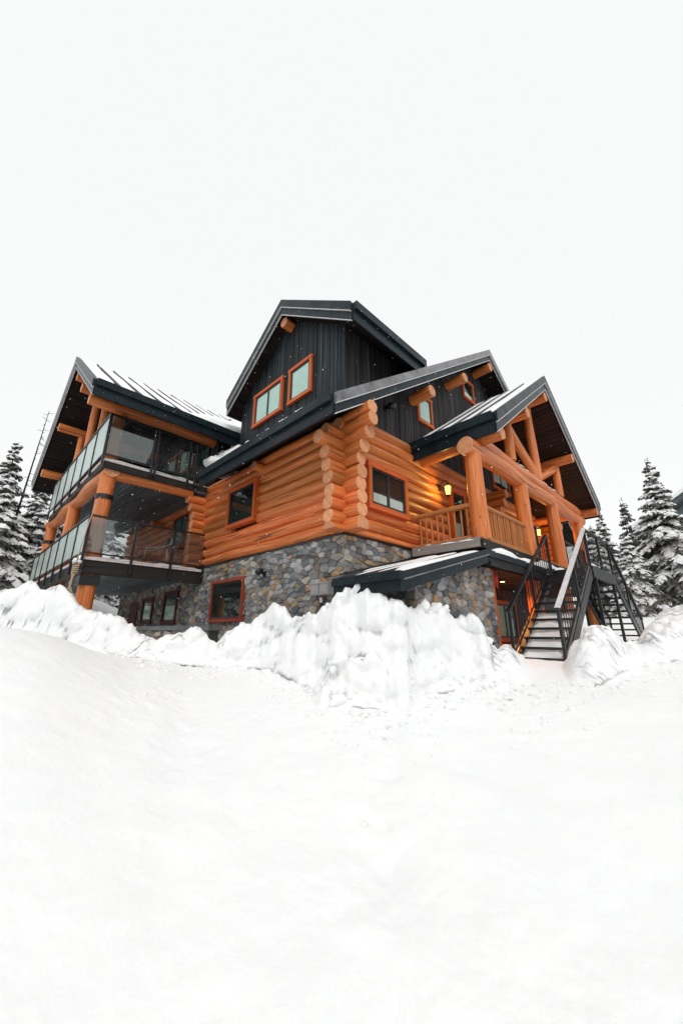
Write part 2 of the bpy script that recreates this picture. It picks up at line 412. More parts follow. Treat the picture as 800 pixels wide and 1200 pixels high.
def stones(mb, M, region, openings=(), size=(.19, .108), depth=.045, seed=1):
    rg = random.Random(seed)
    x0 = min(p[0] for p in region); x1 = max(p[0] for p in region); y0 = min(p[1] for p in region); y1 = max(p[1] for p in region)
    sy = size[0]/size[1]; W = x1-x0; H = (y1-y0)*sy; c = size[0]
    pts = []
    ny = int(H/c)+3; nx = int(W/c)+3
    for j in range(-1, ny):
        for i in range(-1, nx):
            if rg.random() < .16: continue
            pts.append((x0+(i+.5+rg.uniform(-.40, .40)+(j % 2)*.5)*c, (j+.5+rg.uniform(-.26, .26))*c))
            if rg.random() < .14: pts.append((x0+(i+rg.random())*c, (j+rg.random())*c))
    A = np.array(pts)
    for i, p in enumerate(pts):
        d2 = ((A-A[i])**2).sum(1); nb = np.argsort(d2)[1:18]
        pl = [(p[0]-2*c, p[1]-2*c), (p[0]+2*c, p[1]-2*c), (p[0]+2*c, p[1]+2*c), (p[0]-2*c, p[1]+2*c)]
        for k in nb:
            q = pts[k]; nxx, nyy = q[0]-p[0], q[1]-p[1]; l = math.hypot(nxx, nyy)
            if l < 1e-4: continue
            nxx /= l; nyy /= l
            pl = clip(pl, nxx, nyy, nxx*(p[0]+q[0])/2+nyy*(p[1]+q[1])/2-.002)
            if len(pl) < 3: break
        if len(pl) < 3: continue
        pl = [(x, y0+y/sy) for x, y in pl]
        pl = clip_convex(pl, region)
        if area(pl) < 4e-4: continue
        for (a0, a1, z0, z1) in openings:
            xs = [q[0] for q in pl]; zs = [q[1] for q in pl]
            if max(xs) > a0 and min(xs) < a1 and max(zs) > z0 and min(zs) < z1:
                cand = [clip(pl, 1, 0, a0), clip(pl, -1, 0, -a1), clip(pl, 0, 1, z0), clip(pl, 0, -1, -z1)]
                pl = max(cand, key=area)
                if area(pl) < 4e-4: pl = []; break
        if len(pl) < 3: continue
        cx = sum(q[0] for q in pl)/len(pl); cz = sum(q[1] for q in pl)/len(pl)
        if sum(pl[k][0]*pl[(k+1) % len(pl)][1]-pl[(k+1) % len(pl)][0]*pl[k][1] for k in range(len(pl))) < 0: pl.reverse()
        # cut the corners so that no stone is a sharp polygon
        pp = []
        for k in range(len(pl)):
            a = pl[k-1]; b = pl[k]; e = pl[(k+1) % len(pl)]
            la = math.hypot(a[0]-b[0], a[1]-b[1]); le = math.hypot(e[0]-b[0], e[1]-b[1])
            t = rg.uniform(.03, .11)
            for o, l in ((a, la), (e, le)):
                q = min(t, .010/max(l, 1e-4)*rg.uniform(.4, 1.5))
                pp.append((b[0]+(o[0]-b[0])*q, b[1]+(o[1]-b[1])*q))
        pl = pp; n = len(pl)
        dd = depth*rg.uniform(.35, 1.35); tx = rg.uniform(-.12, .12); tz = rg.uniform(-.14, .10)
        sh = .93
        V = [M(x, z, -.01) for x, z in pl]+[M(x, z, dd*.6) for x, z in pl]
        V += [M(cx+(x-cx)*sh, cz+(z-cz)*sh, dd+tx*(x-cx)+tz*(z-cz)+rg.uniform(-.004, .004)) for x, z in pl]
        V.append(M(cx+rg.uniform(-.02, .02), cz+rg.uniform(-.015, .015), dd+rg.uniform(0, .014)))
        F = []
        test = (V[n+1]-V[n]).cross(V[2*n]-V[n]).dot(M(0, 0, 1)-M(0, 0, 0)) > 0
        for k in range(n):
            l = (k+1) % n
            F += [(k, l, n+l, n+k), (n+k, n+l, 2*n+l, 2*n+k), (2*n+k, 2*n+l, 3*n)]
        if not test: F = [f[::-1] for f in F]
        mb.add(V, F, 'stone', False)

def window(parent, M, a0, a1, z0, z1, depth=.08, trim=.10, sashes=1, blind=None, blind_h=(0, 1), name='window', trimmat='trim_wood', sill=True):
    w = MB()
    t = trim
    mbox(w, M, a0, a0+t, z0+t, z1-t, -.13, depth, trimmat); mbox(w, M, a1-t, a1, z0+t, z1-t, -.13, depth, trimmat)
    mbox(w, M, a0-.015, a1+.015, z1-t, z1, -.13, depth+.006, trimmat)
    mbox(w, M, a0-.01, a1+.01, z0, z0+t, -.13, depth+.012, trimmat)
    o = w.build(name, parent)
    s = MB(); b0, b1, y0, y1 = a0+t, a1-t, z0+t, z1-t; fw = .06
    mbox(s, M, b0, b1, y0, y0+fw, -.02, depth-.028, 'sash'); mbox(s, M, b0, b1, y1-fw, y1, -.02, depth-.028, 'sash')
    for i in range(sashes+1):
        x = b0+(b1-b0)*i/sashes; wd = fw if i in (0, sashes) else fw*.75
        l = x if i == 0 else (x-2*wd/2 if i < sashes else x-fw)
        mbox(s, M, l, l+(fw if i in (0, sashes) else wd*1.6), y0+fw, y1-fw, -.02, depth-.031, 'sash')
    mbox(s, M, b0, b1, y0, y1, depth*.12+.001, depth*.12+.004, 'room_dark')
    s.build('frame', o)
    if blind:
        bl = MB(); hh = y1-y0
        for i in range(sashes):
            l = b0+(b1-b0)*i/sashes; r = b0+(b1-b0)*(i+1)/sashes
            mbox(bl, M, l+.055, r-.055, y0+.05+hh*blind_h[0]*.95, y0+hh*blind_h[1]-.05, depth*.12+.006, depth*.12+.010, blind)
        bl.build('blind', o)
    g = MB(); mbox(g, M, b0+.02, b1-.02, y0+.02, y1-.02, depth*.12+.013, depth*.12+.017, 'window_glass'); g.build('pane', o)
    return o

# ------------------------------------------------------------------ measured layout (metres)
ZS = 4.33            # top of stone, foot of log storey
ZL = 7.06            # foot of gable boards
house = empty('log_house', (0, 0, 1.2))
tag(house, 'large orange log house with dark roofs, stone ground floor, glass balconies and a log porch', 'house')

# ---- stone walls
WIN_S = (3.46, 5.15, 2.72, 3.81)
SW = [(7.40, 8.50, 2.70, 3.76), (9.45, 10.50, 2.75, 3.66), (10.95, 11.95, 1.6, 3.58)]
mb = MB(); mbox(mb, XP(), 0.001, 13.46, .6, ZS-.03, -.35, -.002, 'mortar')
stones(mb, XP(), [(-.03, .9), (13.46, .9), (13.46, ZS-.045), (-.03, ZS-.045)], [WIN_S]+SW, seed=3)
mbox(mb, XP(), -.04, 13.4, ZS-.045, ZS-.004, -.3, .05, 'black_metal')
mb.build('stone_wall', house)
mb = MB(); mbox(mb, YP(), .36, 13.8, .6, ZS-.03, -.35, -.002, 'mortar')
stones(mb, YP(), [(-.03, 1.6), (3.9, 1.6), (3.9, ZS-.045), (-.03, ZS-.045)], [], seed=5)
mbox(mb, YP(), .002, 3.6, ZS-.043, ZS-.006, -.3, .048, 'black_metal')
mb.build('stone_wall', house)
# ground floor far side
mb = MB(); mbox(mb, YP(13.46), .0, 13.8, .6, ZS-.03, 0., .3, 'mortar'); mb.build('back_wall', house)
# front stone wall of the porch, under the lean-to roof
def leanz(x): return 4.01+.262*(x-2.10)
mb = MB()
mbox(mb, YP(-1.65), -.10, 2.62, .6, 2.95, -.25, -.002, 'mortar')
mb.prism([(-.10, -1.648, 2.95), (2.62, -1.648, 2.95), (2.62, -1.648, 3.74), (2.1, -1.648, 3.74), (-.10, -1.648, leanz(-.1)-.24)], (0, .25, 0), 'mortar')
stones(mb, YP(-1.65), [(-.14, 1.3), (2.62, 1.3), (2.62, 3.75), (2.12, 3.75), (-.14, leanz(-.14)-.24)], [], seed=9)
mb.build('stone_wall', house)
mb = MB(); mbox(mb, XP(-.10), -1.64, -.06, .6, 3.0, -.2, -.002, 'mortar')
stones(mb, XP(-.10), [(-1.68, 1.3), (-.06, 1.3), (-.06, 3.15), (-1.68, 3.15)], [], seed=11)
mb.build('stone_wall', house)

# ---- log walls
CS = .262
rl = random.Random(21)
def soff_left(x): return 6.728+.725*(x+.916)-.40
mb = MB()                                           # left wall, logs along Y
LW = (3.04, 4.45, 5.19, 6.33)
DOOR = (6.95, 8.35, 4.40, 6.36)
for k in range(10):
    z = 4.47+CS*k; r = rl.uniform(.130, .148)
    tip = {9: -.80, 8: -.79, 7: -.66, 6: -.55}.get(k, -.45)+rl.uniform(-.02, .02)
    cuts = []
    for (a0, a1, z0, z1) in (LW, DOOR):
        if z0-.03 < z < z1+.03: cuts.append((a0+.04, a1-.04))
    cur = tip
    for a0, a1 in cuts+[(13.8, None)]:
        mb.log((.03, cur, z), (.03, a0, z+rl.uniform(-.01, .01)), r*(1.02 if cur < 0 else 1), r*rl.uniform(.96, 1.03), zmin=4.335)
        cur = a1
mb.log((.03, -.47, 4.40), (.03, .3, 4.40), .16, .15, zmin=4.338, wob=0)
mb.build('log_wall', house)
mb = MB()                                           # right wall, logs along X
RW = (.53, 1.94, 4.94, 6.0)
PD = (4.02, 4.90, 4.4, 6.36)
PW2 = (7.9, 9.6, 4.4, 6.35)
for k in range(11):
    z = 4.345+CS*k; r = rl.uniform(.130, .148)
    tip = {7: -.72, 6: -.56, 5: -.47}.get(k, -.43)+rl.uniform(-.02, .02)
    if z > 6.3: tip = max(-.72, (z+.17-6.33)/.725-.916)
    cuts = []
    for (a0, a1, z0, z1) in (RW, PD, PW2):
        if z0-.03 < z < z1+.03: cuts.append((a0+.04, a1-.04))
    cur = tip
    for a0, a1 in cuts+[(13.8, None)]:
        mb.log((cur, .03, z), (a0, .03, z+rl.uniform(-.01, .01)), r*(1.02 if cur < 0 else 1), r*rl.uniform(.96, 1.03), zmin=4.336)
        cur = a1
mb.build('log_wall', house)
# cross wall ends
def stub(M, a, d, z0, n, r=.145, name='cross_wall', flare=2):
    m = MB()
    for k in range(n):
        z = z0+CS*k; dd = d+rl.uniform(-.02, .02)+(.09*(k-(n-1-flare)) if k > n-1-flare else 0)
        m.log(M(a, z, -.1), M(a, z, dd), r*rl.uniform(.95, 1.05), wob=0, zmin=4.34, end='log_end')
    return m.build(name, house)
stub(XP(.03), 6.22, .48, 4.345, 9)
stub(YP(.03), 6.25, .62, 4.47, 9, flare=3)
stub(YP(.03), 11.6, .62, 4.47, 9, flare=3)
mb = MB(); mb.log((.2, 2.98, 6.62), (-.34, 2.98, 6.62), .13, wob=0); mb.build('beam_end', house)
mb = MB(); mb.log((.2, 9.6, 6.25), (-.5, 9.6, 6.25), .17, wob=0); mb.build('beam_end', house)
# plain core behind the logs so that no light leaks through
mb = MB(); mb.box(.10, 13.7, .10, 13.4, 4.36, 6.9, 'room_dark'); mb.build('wall_core', house)

# ---- windows of stone and log storeys
window(house, XP(-.03), *WIN_S, depth=.07, trim=.075, sashes=1, trimmat='red_trim_wood')
window(house, XP(-.03), *SW[0], depth=.06, trim=.09, trimmat='dark_red_wood', blind='blind_pale', blind_h=(.0, .62))
window(house, XP(-.03), *SW[1], depth=.06, trim=.09, trimmat='dark_red_wood', blind='blind_pale', blind_h=(.0, .8))
mb = MB(); mbox(mb, XP(-.02), SW[2][0], SW[2][1], SW[2][2], SW[2][3], -.05, .02, 'dark_red_wood')
d_ = mb.build('door', house)
mb = MB()
for a0, a1, z0, z1 in ((SW[2][0]+.14, SW[2][1]-.14, 1.8, 2.5), (SW[2][0]+.14, SW[2][1]-.14, 2.6, 3.42)): mbox(mb, XP(-.02), a0, a1, z0, z1, .02, .034, 'dark_red_wood')
mb.build('door_panel', d_)
window(house, XP(-.135), *LW, depth=.075, trim=.085)
window(house, YP(-.135), *RW, depth=.075, trim=.105, sashes=2, blind='blind_white', blind_h=(.04, .40))
window(house, XP(-.125), *DOOR, depth=.07, trim=.11, sashes=2, blind='blind_teal', blind_h=(.45, 1), name='glass_door')
window(house, YP(-.125), *PD, depth=.07, trim=.12, sashes=1, name='door')
window(house, YP(-.125), *PW2, depth=.07, trim=.12, sashes=2, name='glass_door')

# ---- roofs
def gable(axis, s_c, z_r, half, pitch, t, a0, a1, over=None):
    """gable prism. axis 'y': ridge along Y at x=s_c. returns mesh. a0..a1 along the ridge"""
    P = (lambda s, a, z: Vector((s, a, z))) if axis == 'y' else (lambda s, a, z: Vector((a, s, z)))
    return P
def roof(name, axis, s_c, z_r, halfL, halfR, pitch, t, a0, a1, soffit='soffit_wood', bargeH=None, barge2=True, eaves=(True, True), eave_a=None, upper='fascia_metal', seam=.55, a1e=None):
    """a1: end of the ridge, a1e: end of the eaves (where the slope dies into another roof)"""
    P = (lambda s, a, z: Vector((s, a, z))) if axis == 'y' else (lambda s, a, z: Vector((a, s, z)))
    m = MB(); zl = z_r-pitch*halfL; zr = z_r-pitch*halfR; L = s_c-halfL; Rr = s_c+halfR
    top = .05; a1e = a1 if a1e is None else a1e
    def slab(sa, za, sb, zb, h0, h1, b0, ea, eb, mat):
        Q = [P(sa, b0, za+h1), P(sb, b0, zb+h1), P(sb, eb, zb+h1), P(sa, ea, za+h1), P(sa, b0, za+h0), P(sb, b0, zb+h0), P(sb, eb, zb+h0), P(sa, ea, za+h0)]
        nz = (Q[5]-Q[4]).cross(Q[7]-Q[4]).z
        if nz < 0: Q = [Q[i] for i in (3, 2, 1, 0, 7, 6, 5, 4)]
        r = random.random()*40
        W = [((q.y if axis == 'y' else q.x)+r, (q.x if axis == 'y' else q.y)+r*.7, q.z*.5+r*.3) for q in Q]
        m.hexa(Q, mat, W)
    for (s0, z0, side) in ((L, zl, -1), (Rr, zr, 1)):
        slab(s0, z0, s_c, z_r, 0, -top, a0, a1e, a1, 'roof_metal')
        slab(s0-side*.02, z0, s_c, z_r, -top-.002, -t+.03, a0+.02, a1e-.01, a1-.01, 'room_dark')
        if seam:
            k = a0+seam
            while k < a1-.05:
                f = 0 if k < a1e else min(.97, (k-a1e)/max(1e-3, a1-a1e)); sa = s0+(s_c-s0)*f; za = z0+(z_r-z0)*f
                m.prism([P(sa, k, za+.002), P(s_c, k, z_r+.002), P(s_c, k, z_r+.075), P(sa, k, za+.075)], P(0, k+.035, 0)-P(0, k, 0), 'roof_metal'); k += seam
        n = int(math.hypot(s_c-s0, z_r-z0)/.16)
        for i in range(n):
            f0 = i/n; f1 = (i+1)/n-.01; j = random.uniform(0, .008); e = a1e+(a1-a1e)*f0-.03
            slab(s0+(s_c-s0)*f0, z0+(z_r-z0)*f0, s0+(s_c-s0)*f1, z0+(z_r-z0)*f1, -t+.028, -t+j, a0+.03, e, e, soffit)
    o = m.build(name, house)
    # barge boards
    bh = bargeH or t+.03
    for (s0, z0, side) in ((L, zl, -1), (Rr, zr, 1)):
        b = MB(); e = P(0, -.05, 0)-P(0, 0, 0)
        b.prism([P(s0, a0, z0-bh*.46), P(s_c-side*.0, a0, z_r-bh*.46), P(s_c, a0, z_r-bh), P(s0, a0, z0-bh)], e, 'fascia_metal')
        b.prism([P(s0, a0, z0+.03), P(s_c, a0, z_r+.03), P(s_c, a0, z_r-bh*.46), P(s0, a0, z0-bh*.46)], e*1.9, upper)
        b.prism([P(s0, a0-.094, z0-bh*.46-.004), P(s_c, a0-.094, z_r-bh*.46-.004), P(s_c, a0-.094, z_r-bh*.46-.026), P(s0, a0-.094, z0-bh*.46-.026)], P(0, .043, 0)-P(0, 0, 0), 'edge_highlight')
        b.prism([P(s0, a0-.052, z0-bh+.012), P(s_c, a0-.052, z_r-bh+.012), P(s_c, a0-.052, z_r-bh-.012), P(s0, a0-.052, z0-bh-.012)], P(0, .03, 0)-P(0, 0, 0), 'edge_highlight')
        b.build('barge_board', o)
    for (s0, z0, side, on) in ((L, zl, -1, eaves[0]), (Rr, zr, 1, eaves[1])):
        if not on: continue
        b = MB(); ea = eave_a or (a0-.02, a1)
        b.beam8(P(s0, ea[0], z0-bh), P(0, ea[1], 0)-P(0, ea[0], 0), P(side*.05, 0, 0), Vector((0, 0, bh*.62)), 'fascia_metal')
        b.beam8(P(s0, ea[0]+.01, z0-bh*.40), P(0, ea[1]-.01, 0)-P(0, ea[0], 0), P(side*.12, 0, 0), Vector((0, 0, bh*.40+.02)), 'fascia_metal')
        b.build('eave_board', o)
    return o
PITCH = .725
# main: ridge along Y
roof('roof', 'y', 6.895, 12.392, 7.811, 7.811, PITCH, .36, -.62, 4.75, bargeH=.42, upper='flashing_metal')
m = MB()   # the rest of the main roof, behind the wing
for (s0, z0) in ((.35, 6.728+PITCH*1.266), (14.706, 6.728)):
    m.prism([(s0, 4.75, z0), (6.895, 4.75, 12.39), (6.895, 4.75, 12.05), (s0, 4.75, z0-.34)], (0, 8.6, 0), 'roof_metal')
m.build('roof', house)
# dormer: ridge along X, faces -X
roof('roof', 'x', 2.232, 11.544, 2.725, 2.725, .755, .42, -.22, 5.6, bargeH=.48, eave_a=(-.24, 2.55), a1e=2.72)
# left wing: ridge along X
roof('roof', 'x', 9.922, 12.029, 4.743, 4.793, .722, .36, -3.72, 5.2, bargeH=.43, eave_a=(-3.74, 1.8))
# porch: ridge along Y
roof('roof', 'y', 6.921, 10.416, 4.496, 4.496, .737, .42, -2.22, .3, soffit='porch_soffit_wood', bargeH=.48)
# lean-to: shed falling towards -X
m = MB()
plan = [(-.77, -1.83), (2.16, -1.83), (2.16, -.035), (.02, -.035), (-.77, -.55)]
m.prism([(x, y, leanz(x)) for x, y in plan], (0, 0, -.05), 'roof_metal')
m.prism([(x*.99, y*.99-.01, leanz(x)-.052) for x, y in plan], (0, 0, -.15), 'soffit_wood')
for y, xs in ((-1.40, -.77), (-.97, -.77), (-.54, -.70)): m.prism([(xs, y, leanz(xs)+.002), (2.16, y, leanz(2.16)+.002), (2.16, y, leanz(2.16)+.055), (xs, y, leanz(xs)+.055)], (0, .03, 0), 'roof_metal')
lean = m.build('roof', house)
m = MB()
m.prism([(-.77, -1.83, leanz(-.77)+.02), (2.12, -1.83, leanz(2.12)+.02), (2.12, -1.83, leanz(2.12)-.25), (-.77, -1.83, leanz(-.77)-.25)], (0, -.05, 0), 'fascia_metal')
m.prism([(-.77, -1.88, leanz(-.77)+.03), (2.12, -1.88, leanz(2.12)+.03), (2.12, -1.88, leanz(2.12)-.07), (-.77, -1.88, leanz(-.77)-.07)], (0, -.04, 0), 'fascia_metal')
m.prism([(-.77, -1.92, leanz(-.77)-.075), (2.12, -1.92, leanz(2.12)-.075), (2.12, -1.92, leanz(2.12)-.095), (-.77, -1.92, leanz(-.77)-.095)], (0, .038, 0), 'flashing_metal')
m.build('barge_board', lean)
m = MB(); m.box(-.82, -.77, -1.90, -.56, leanz(-.77)-.25, leanz(-.77)-.02, 'fascia_metal'); m.box(-.88, -.772, -1.93, -.56, leanz(-.77)-.09, leanz(-.77)+.03, 'fascia_metal')
m.bar((-.80, -.57, leanz(-.77)-.10), (.0, -.05, leanz(0)-.10), .05, .2, 'fascia_metal'); m.build('eave_board', lean)
m = MB(); m.prism([(-.2, -.055, leanz(-.2)+.06), (2.9, -.055, leanz(2.9)+.06), (2.9, -.055, leanz(2.9)+.09), (-.2, -.055, leanz(-.2)+.09)], (0, -.05, 0), 'black_metal')
m.prism([(-.2, -.055, leanz(-.2)-.02), (2.9, -.055, leanz(2.9)-.02), (2.9, -.055, leanz(2.9)+.05), (-.2, -.055, leanz(-.2)+.05)], (0, -.025, 0), 'flashing_metal')
m.build('flashing', lean)

# ---- boarded walls
def mainsoff(x): return 12.392-PITCH*abs(x-6.895)-.40
mb = MB()       # gable on the right side
reg = [(1.0, ZL), (12.8, ZL), (12.8, mainsoff(12.8)+.06), (6.895, mainsoff(6.895)+.06), (1.0, mainsoff(1.0)+.06)]
reg = [(.78, ZL), (13.0, ZL), (13.0, mainsoff(13.0)+.04), (6.895, 12.02), (.78, mainsoff(.78)+.04)]
boards(mb, YP(0), reg, .135, -.04, .02, 'siding_pale', gap=.012)
mbox(mb, YP(0), .8, 13, ZL-.05, ZL-.003, -.06, .06, 'black_metal')
mb.prism([(.5, .06, ZL-.02), (13.3, .06, ZL-.02), (6.895, .06, 12.0)], (0, .05, 0), 'room_dark')
gab = mb.build('gable_boards', house)
mb = MB()       # dormer front
def dsoff(y): return 11.544-.755*abs(y-2.232)-.42
reg = [(.093, 6.9), (4.62, 6.9), (4.62, dsoff(4.62)+.04), (2.232, dsoff(2.232)+.04), (.093, dsoff(.093)+.04)]
boards(mb, XP(.106), reg, .125, -.04, .0, 'siding_wood')
mb.prism([XP(.15)(a, z, 0) for a, z in reg], (.05, 0, 0), 'room_dark')
mb.build('dormer_boards', house)
mb = MB()       # dormer side facing -Y
reg = [(.112, 7.1), (3.3, 9.5), (3.3, dsoff(.093)+.05), (.112, dsoff(.093)+.05)]
boards(mb, YP(.093), reg, .125, -.04, -.002, 'siding_pale')
mb.build('dormer_boards', house)
mb = MB(); mbox(mb, XP(.1), 4.60, 4.64, 6.9, dsoff(4.62)+.03, -3.2, -.01, 'siding_wood'); mb.build('dormer_boards', house)
mb = MB()       # wing gable behind the upper balcony
def wsoff(y): return 12.029-.722*abs(y-9.922)-.36
reg = [(5.95, 6.9), (13.85, 6.9), (13.85, wsoff(13.85)+.04), (9.922, wsoff(9.922)+.04), (5.95, wsoff(5.95)+.04)]
boards(mb, XP(.05), reg, .15, -.04, .0, 'siding_wood')
mb.prism([XP(.1)(a, z, 0) for a, z in reg], (.05, 0, 0), 'room_dark')
mb.build('gable_boards', house)
mb = MB()
boards(mb, YP(5.95), [(.06, 7.2), (2.2, 8.2), (2.2, 8.95), (.06, 8.95)], .15, -.05, .0, 'siding_wood')
mb.build('gable_boards', house)
# windows in boards
window(house, XP(.106), 2.467, 3.903, 8.22, 9.33, depth=.06, trim=.085, sashes=2, blind='blind_pale')
window(house, XP(.106), 1.23, 2.187, 8.22, 9.33, depth=.06, trim=.085, sashes=1, blind='blind_pale')
window(house, YP(-.02), 2.846, 3.609, 8.03, 8.98, depth=.05, trim=.085, blind='blind_pale')
window(house, YP(-.02), 5.788, 6.603, 10.205, 11.06, depth=.05, trim=.085, blind='blind_pale', blind_h=(0, .35))
window(house, YP(-.02), 8.7, 9.5, 9.9, 10.75, depth=.05, trim=.085)
window(house, YP(-.02), 7.35, 8.8, 7.30, 8.25, depth=.05, trim=.085, sashes=2, blind='blind_pale', blind_h=(.2, 1))
window(house, YP(-.02), 5.3, 6.2, 7.30, 8.25, depth=.05, trim=.085, blind='blind_pale', blind_h=(.2, 1))
for a0, a1, z0, z1 in ((6.5, 7.9, 6.98, 8.9), (8.1, 9.7, 6.98, 9.4), (9.9, 11.5, 6.98, 9.4)):
    window(house, XP(.05), a0, a1, z0, z1, depth=.05, trim=.07, sashes=2, trimmat='sash', blind='blind_teal', blind_h=(.1, .9), name='glass_door')

# ---- purlins
def one_log(name, p, q, r0, r1=None, **k):
    m = MB(); m.log(p, q, r0, r1, **k); return m.build(name, house)
for x, z in ((2.645, 8.566), (4.725, 10.09), (6.895, 11.68), (9.065, 10.09), (11.14, 8.566)):
    one_log('purlin', (x, .15, z), (x, -.655, z), .165, .16, wob=0)
one_log('purlin', (.2, 2.232, 10.86), (-.17, 2.232, 10.86), .16, .155, wob=0)
for y, z in ((6.264, 8.619), (8.161, 9.917), (9.922, 11.272), (11.668, 9.917), (13.587, 8.619)):
    one_log('purlin', (.25, y, z), (-3.66, y, z), .165, .16)
for x, z in ((2.819, 6.772), (4.859, 8.214), (6.921, 9.686), (8.985, 8.214), (11.14, 6.772)):
    one_log('purlin', (x, .1, z), (x, -2.225, z), .17, .16)
# ---- porch frame
PX = (2.457, 5.181, 7.731, 10.484)
for x in PX: one_log('porch_post', (x, -1.64, 4.325), (x, -1.64, 6.33), .195, .175, mat='post_wood', seg=20, wob=.006)
one_log('porch_beam', (2.15, -1.64, 6.44), (10.98, -1.64, 6.44), .20, .185, mat='post_wood', seg=20, end='log_end')
one_log('porch_beam', (3.0, -1.60, 6.80), (10.85, -1.60, 6.80), .17, .165, mat='post_wood', seg=20)
one_log('truss_post', (6.86, -1.62, 6.95), (6.921, -1.62, 9.54), .13, .12, mat='post_wood')
one_log('truss_post', (4.86, -1.62, 6.95), (4.86, -1.62, 8.07), .13, .12, mat='post_wood')
one_log('truss_post', (8.985, -1.62, 6.95), (8.985, -1.62, 8.07), .13, .12, mat='post_wood')
one_log('truss_brace', (4.98, -1.62, 7.98), (6.76, -1.62, 7.02), .125, .12, mat='post_wood')
one_log('truss_brace', (8.87, -1.62, 7.98), (7.04, -1.62, 7.08), .125, .12, mat='post_wood')
# porch deck
mb = MB(); planks(mb, (2.2, -1.80, 4.29), (9.1, 0, 0), (0, 1.74, 0), .14, .04, 'rail_wood')
mb.box(2.16, 11.3, -1.80, -.1, 4.10, 4.285, 'dark_rim_wood')
deck = mb.build('porch_deck', house)
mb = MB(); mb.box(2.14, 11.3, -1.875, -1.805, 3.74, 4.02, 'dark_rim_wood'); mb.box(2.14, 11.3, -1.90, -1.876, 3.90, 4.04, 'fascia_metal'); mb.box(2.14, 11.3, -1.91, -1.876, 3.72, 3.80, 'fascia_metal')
mb.build('rim_board', deck)
mb = MB(); mb.box(2.10, 2.155, -1.74, -.12, 4.12, 4.32, 'deck_wood'); mb.build('rim_board', deck)
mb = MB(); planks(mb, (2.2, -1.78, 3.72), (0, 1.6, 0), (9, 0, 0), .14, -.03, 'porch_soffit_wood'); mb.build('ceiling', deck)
# wooden railings
def wood_rail(p, q, n, zt=5.13, zb=4.40):
    p = Vector(p); q = Vector(q)
    m = MB(); m.log((p.x, p.y, zt), (q.x, q.y, zt), .062, .058, mat='rail_wood', seg=10, wob=.006)
    o = m.build('railing', house)
    b = MB(); b.log((p.x, p.y, zb), (q.x, q.y, zb), .05, .05, mat='rail_wood', seg=10, wob=.004); b.build('bottom_rail', o)
    for i in range(n):
        c = p.lerp(q, (i+.5)/n); j = random.uniform(-.012, .012)
        b = MB(); b.log((c.x, c.y, zb), (c.x+j, c.y+j*.5, zt), random.uniform(.022, .027), None, mat='rail_wood', seg=7, wob=.006, step=.2, caps=False); b.build('baluster', o)
    return o
wood_rail((2.42, -1.46, 0), (2.42, -.10, 0), 9)
wood_rail((2.64, -1.64, 0), (5.0, -1.64, 0), 20)
# lower porch storey: lit door recess
for x in (5.181, 7.731, 10.484): one_log('porch_post', (x, -1.60, 1.4), (x, -1.60, 3.72), .19, .18, mat='post_wood', seg=18, wob=.006)
mb = MB(); mbox(mb, YP(-1.52), 2.63, 2.74, 1.5, 3.72, -.1, .16, 'trim_wood'); mb.build('corner_board', house)
mb = MB(); boards(mb, YP(0), [(3.91, 1.3), (11, 1.3), (11, 4.2), (3.91, 4.2)], .16, -.02, .03, 'dark_red_wood'); mb.build('entry_wall', house)
window(house, YP(-.03), 4.4, 5.5, 1.5, 3.55, depth=.07, trim=.12, sashes=1, name='door', trimmat='trim_wood')
window(house, YP(-.03), 6.2, 7.8, 2.2, 3.4, depth=.07, trim=.1, sashes=2, trimmat='trim_wood', blind='blind_pale')
mb = MB(); mb.box(3.3, 3.55, -1.2, -.9, 1.4, 3.7, 'trim_wood'); mb.build('entry_post', house)

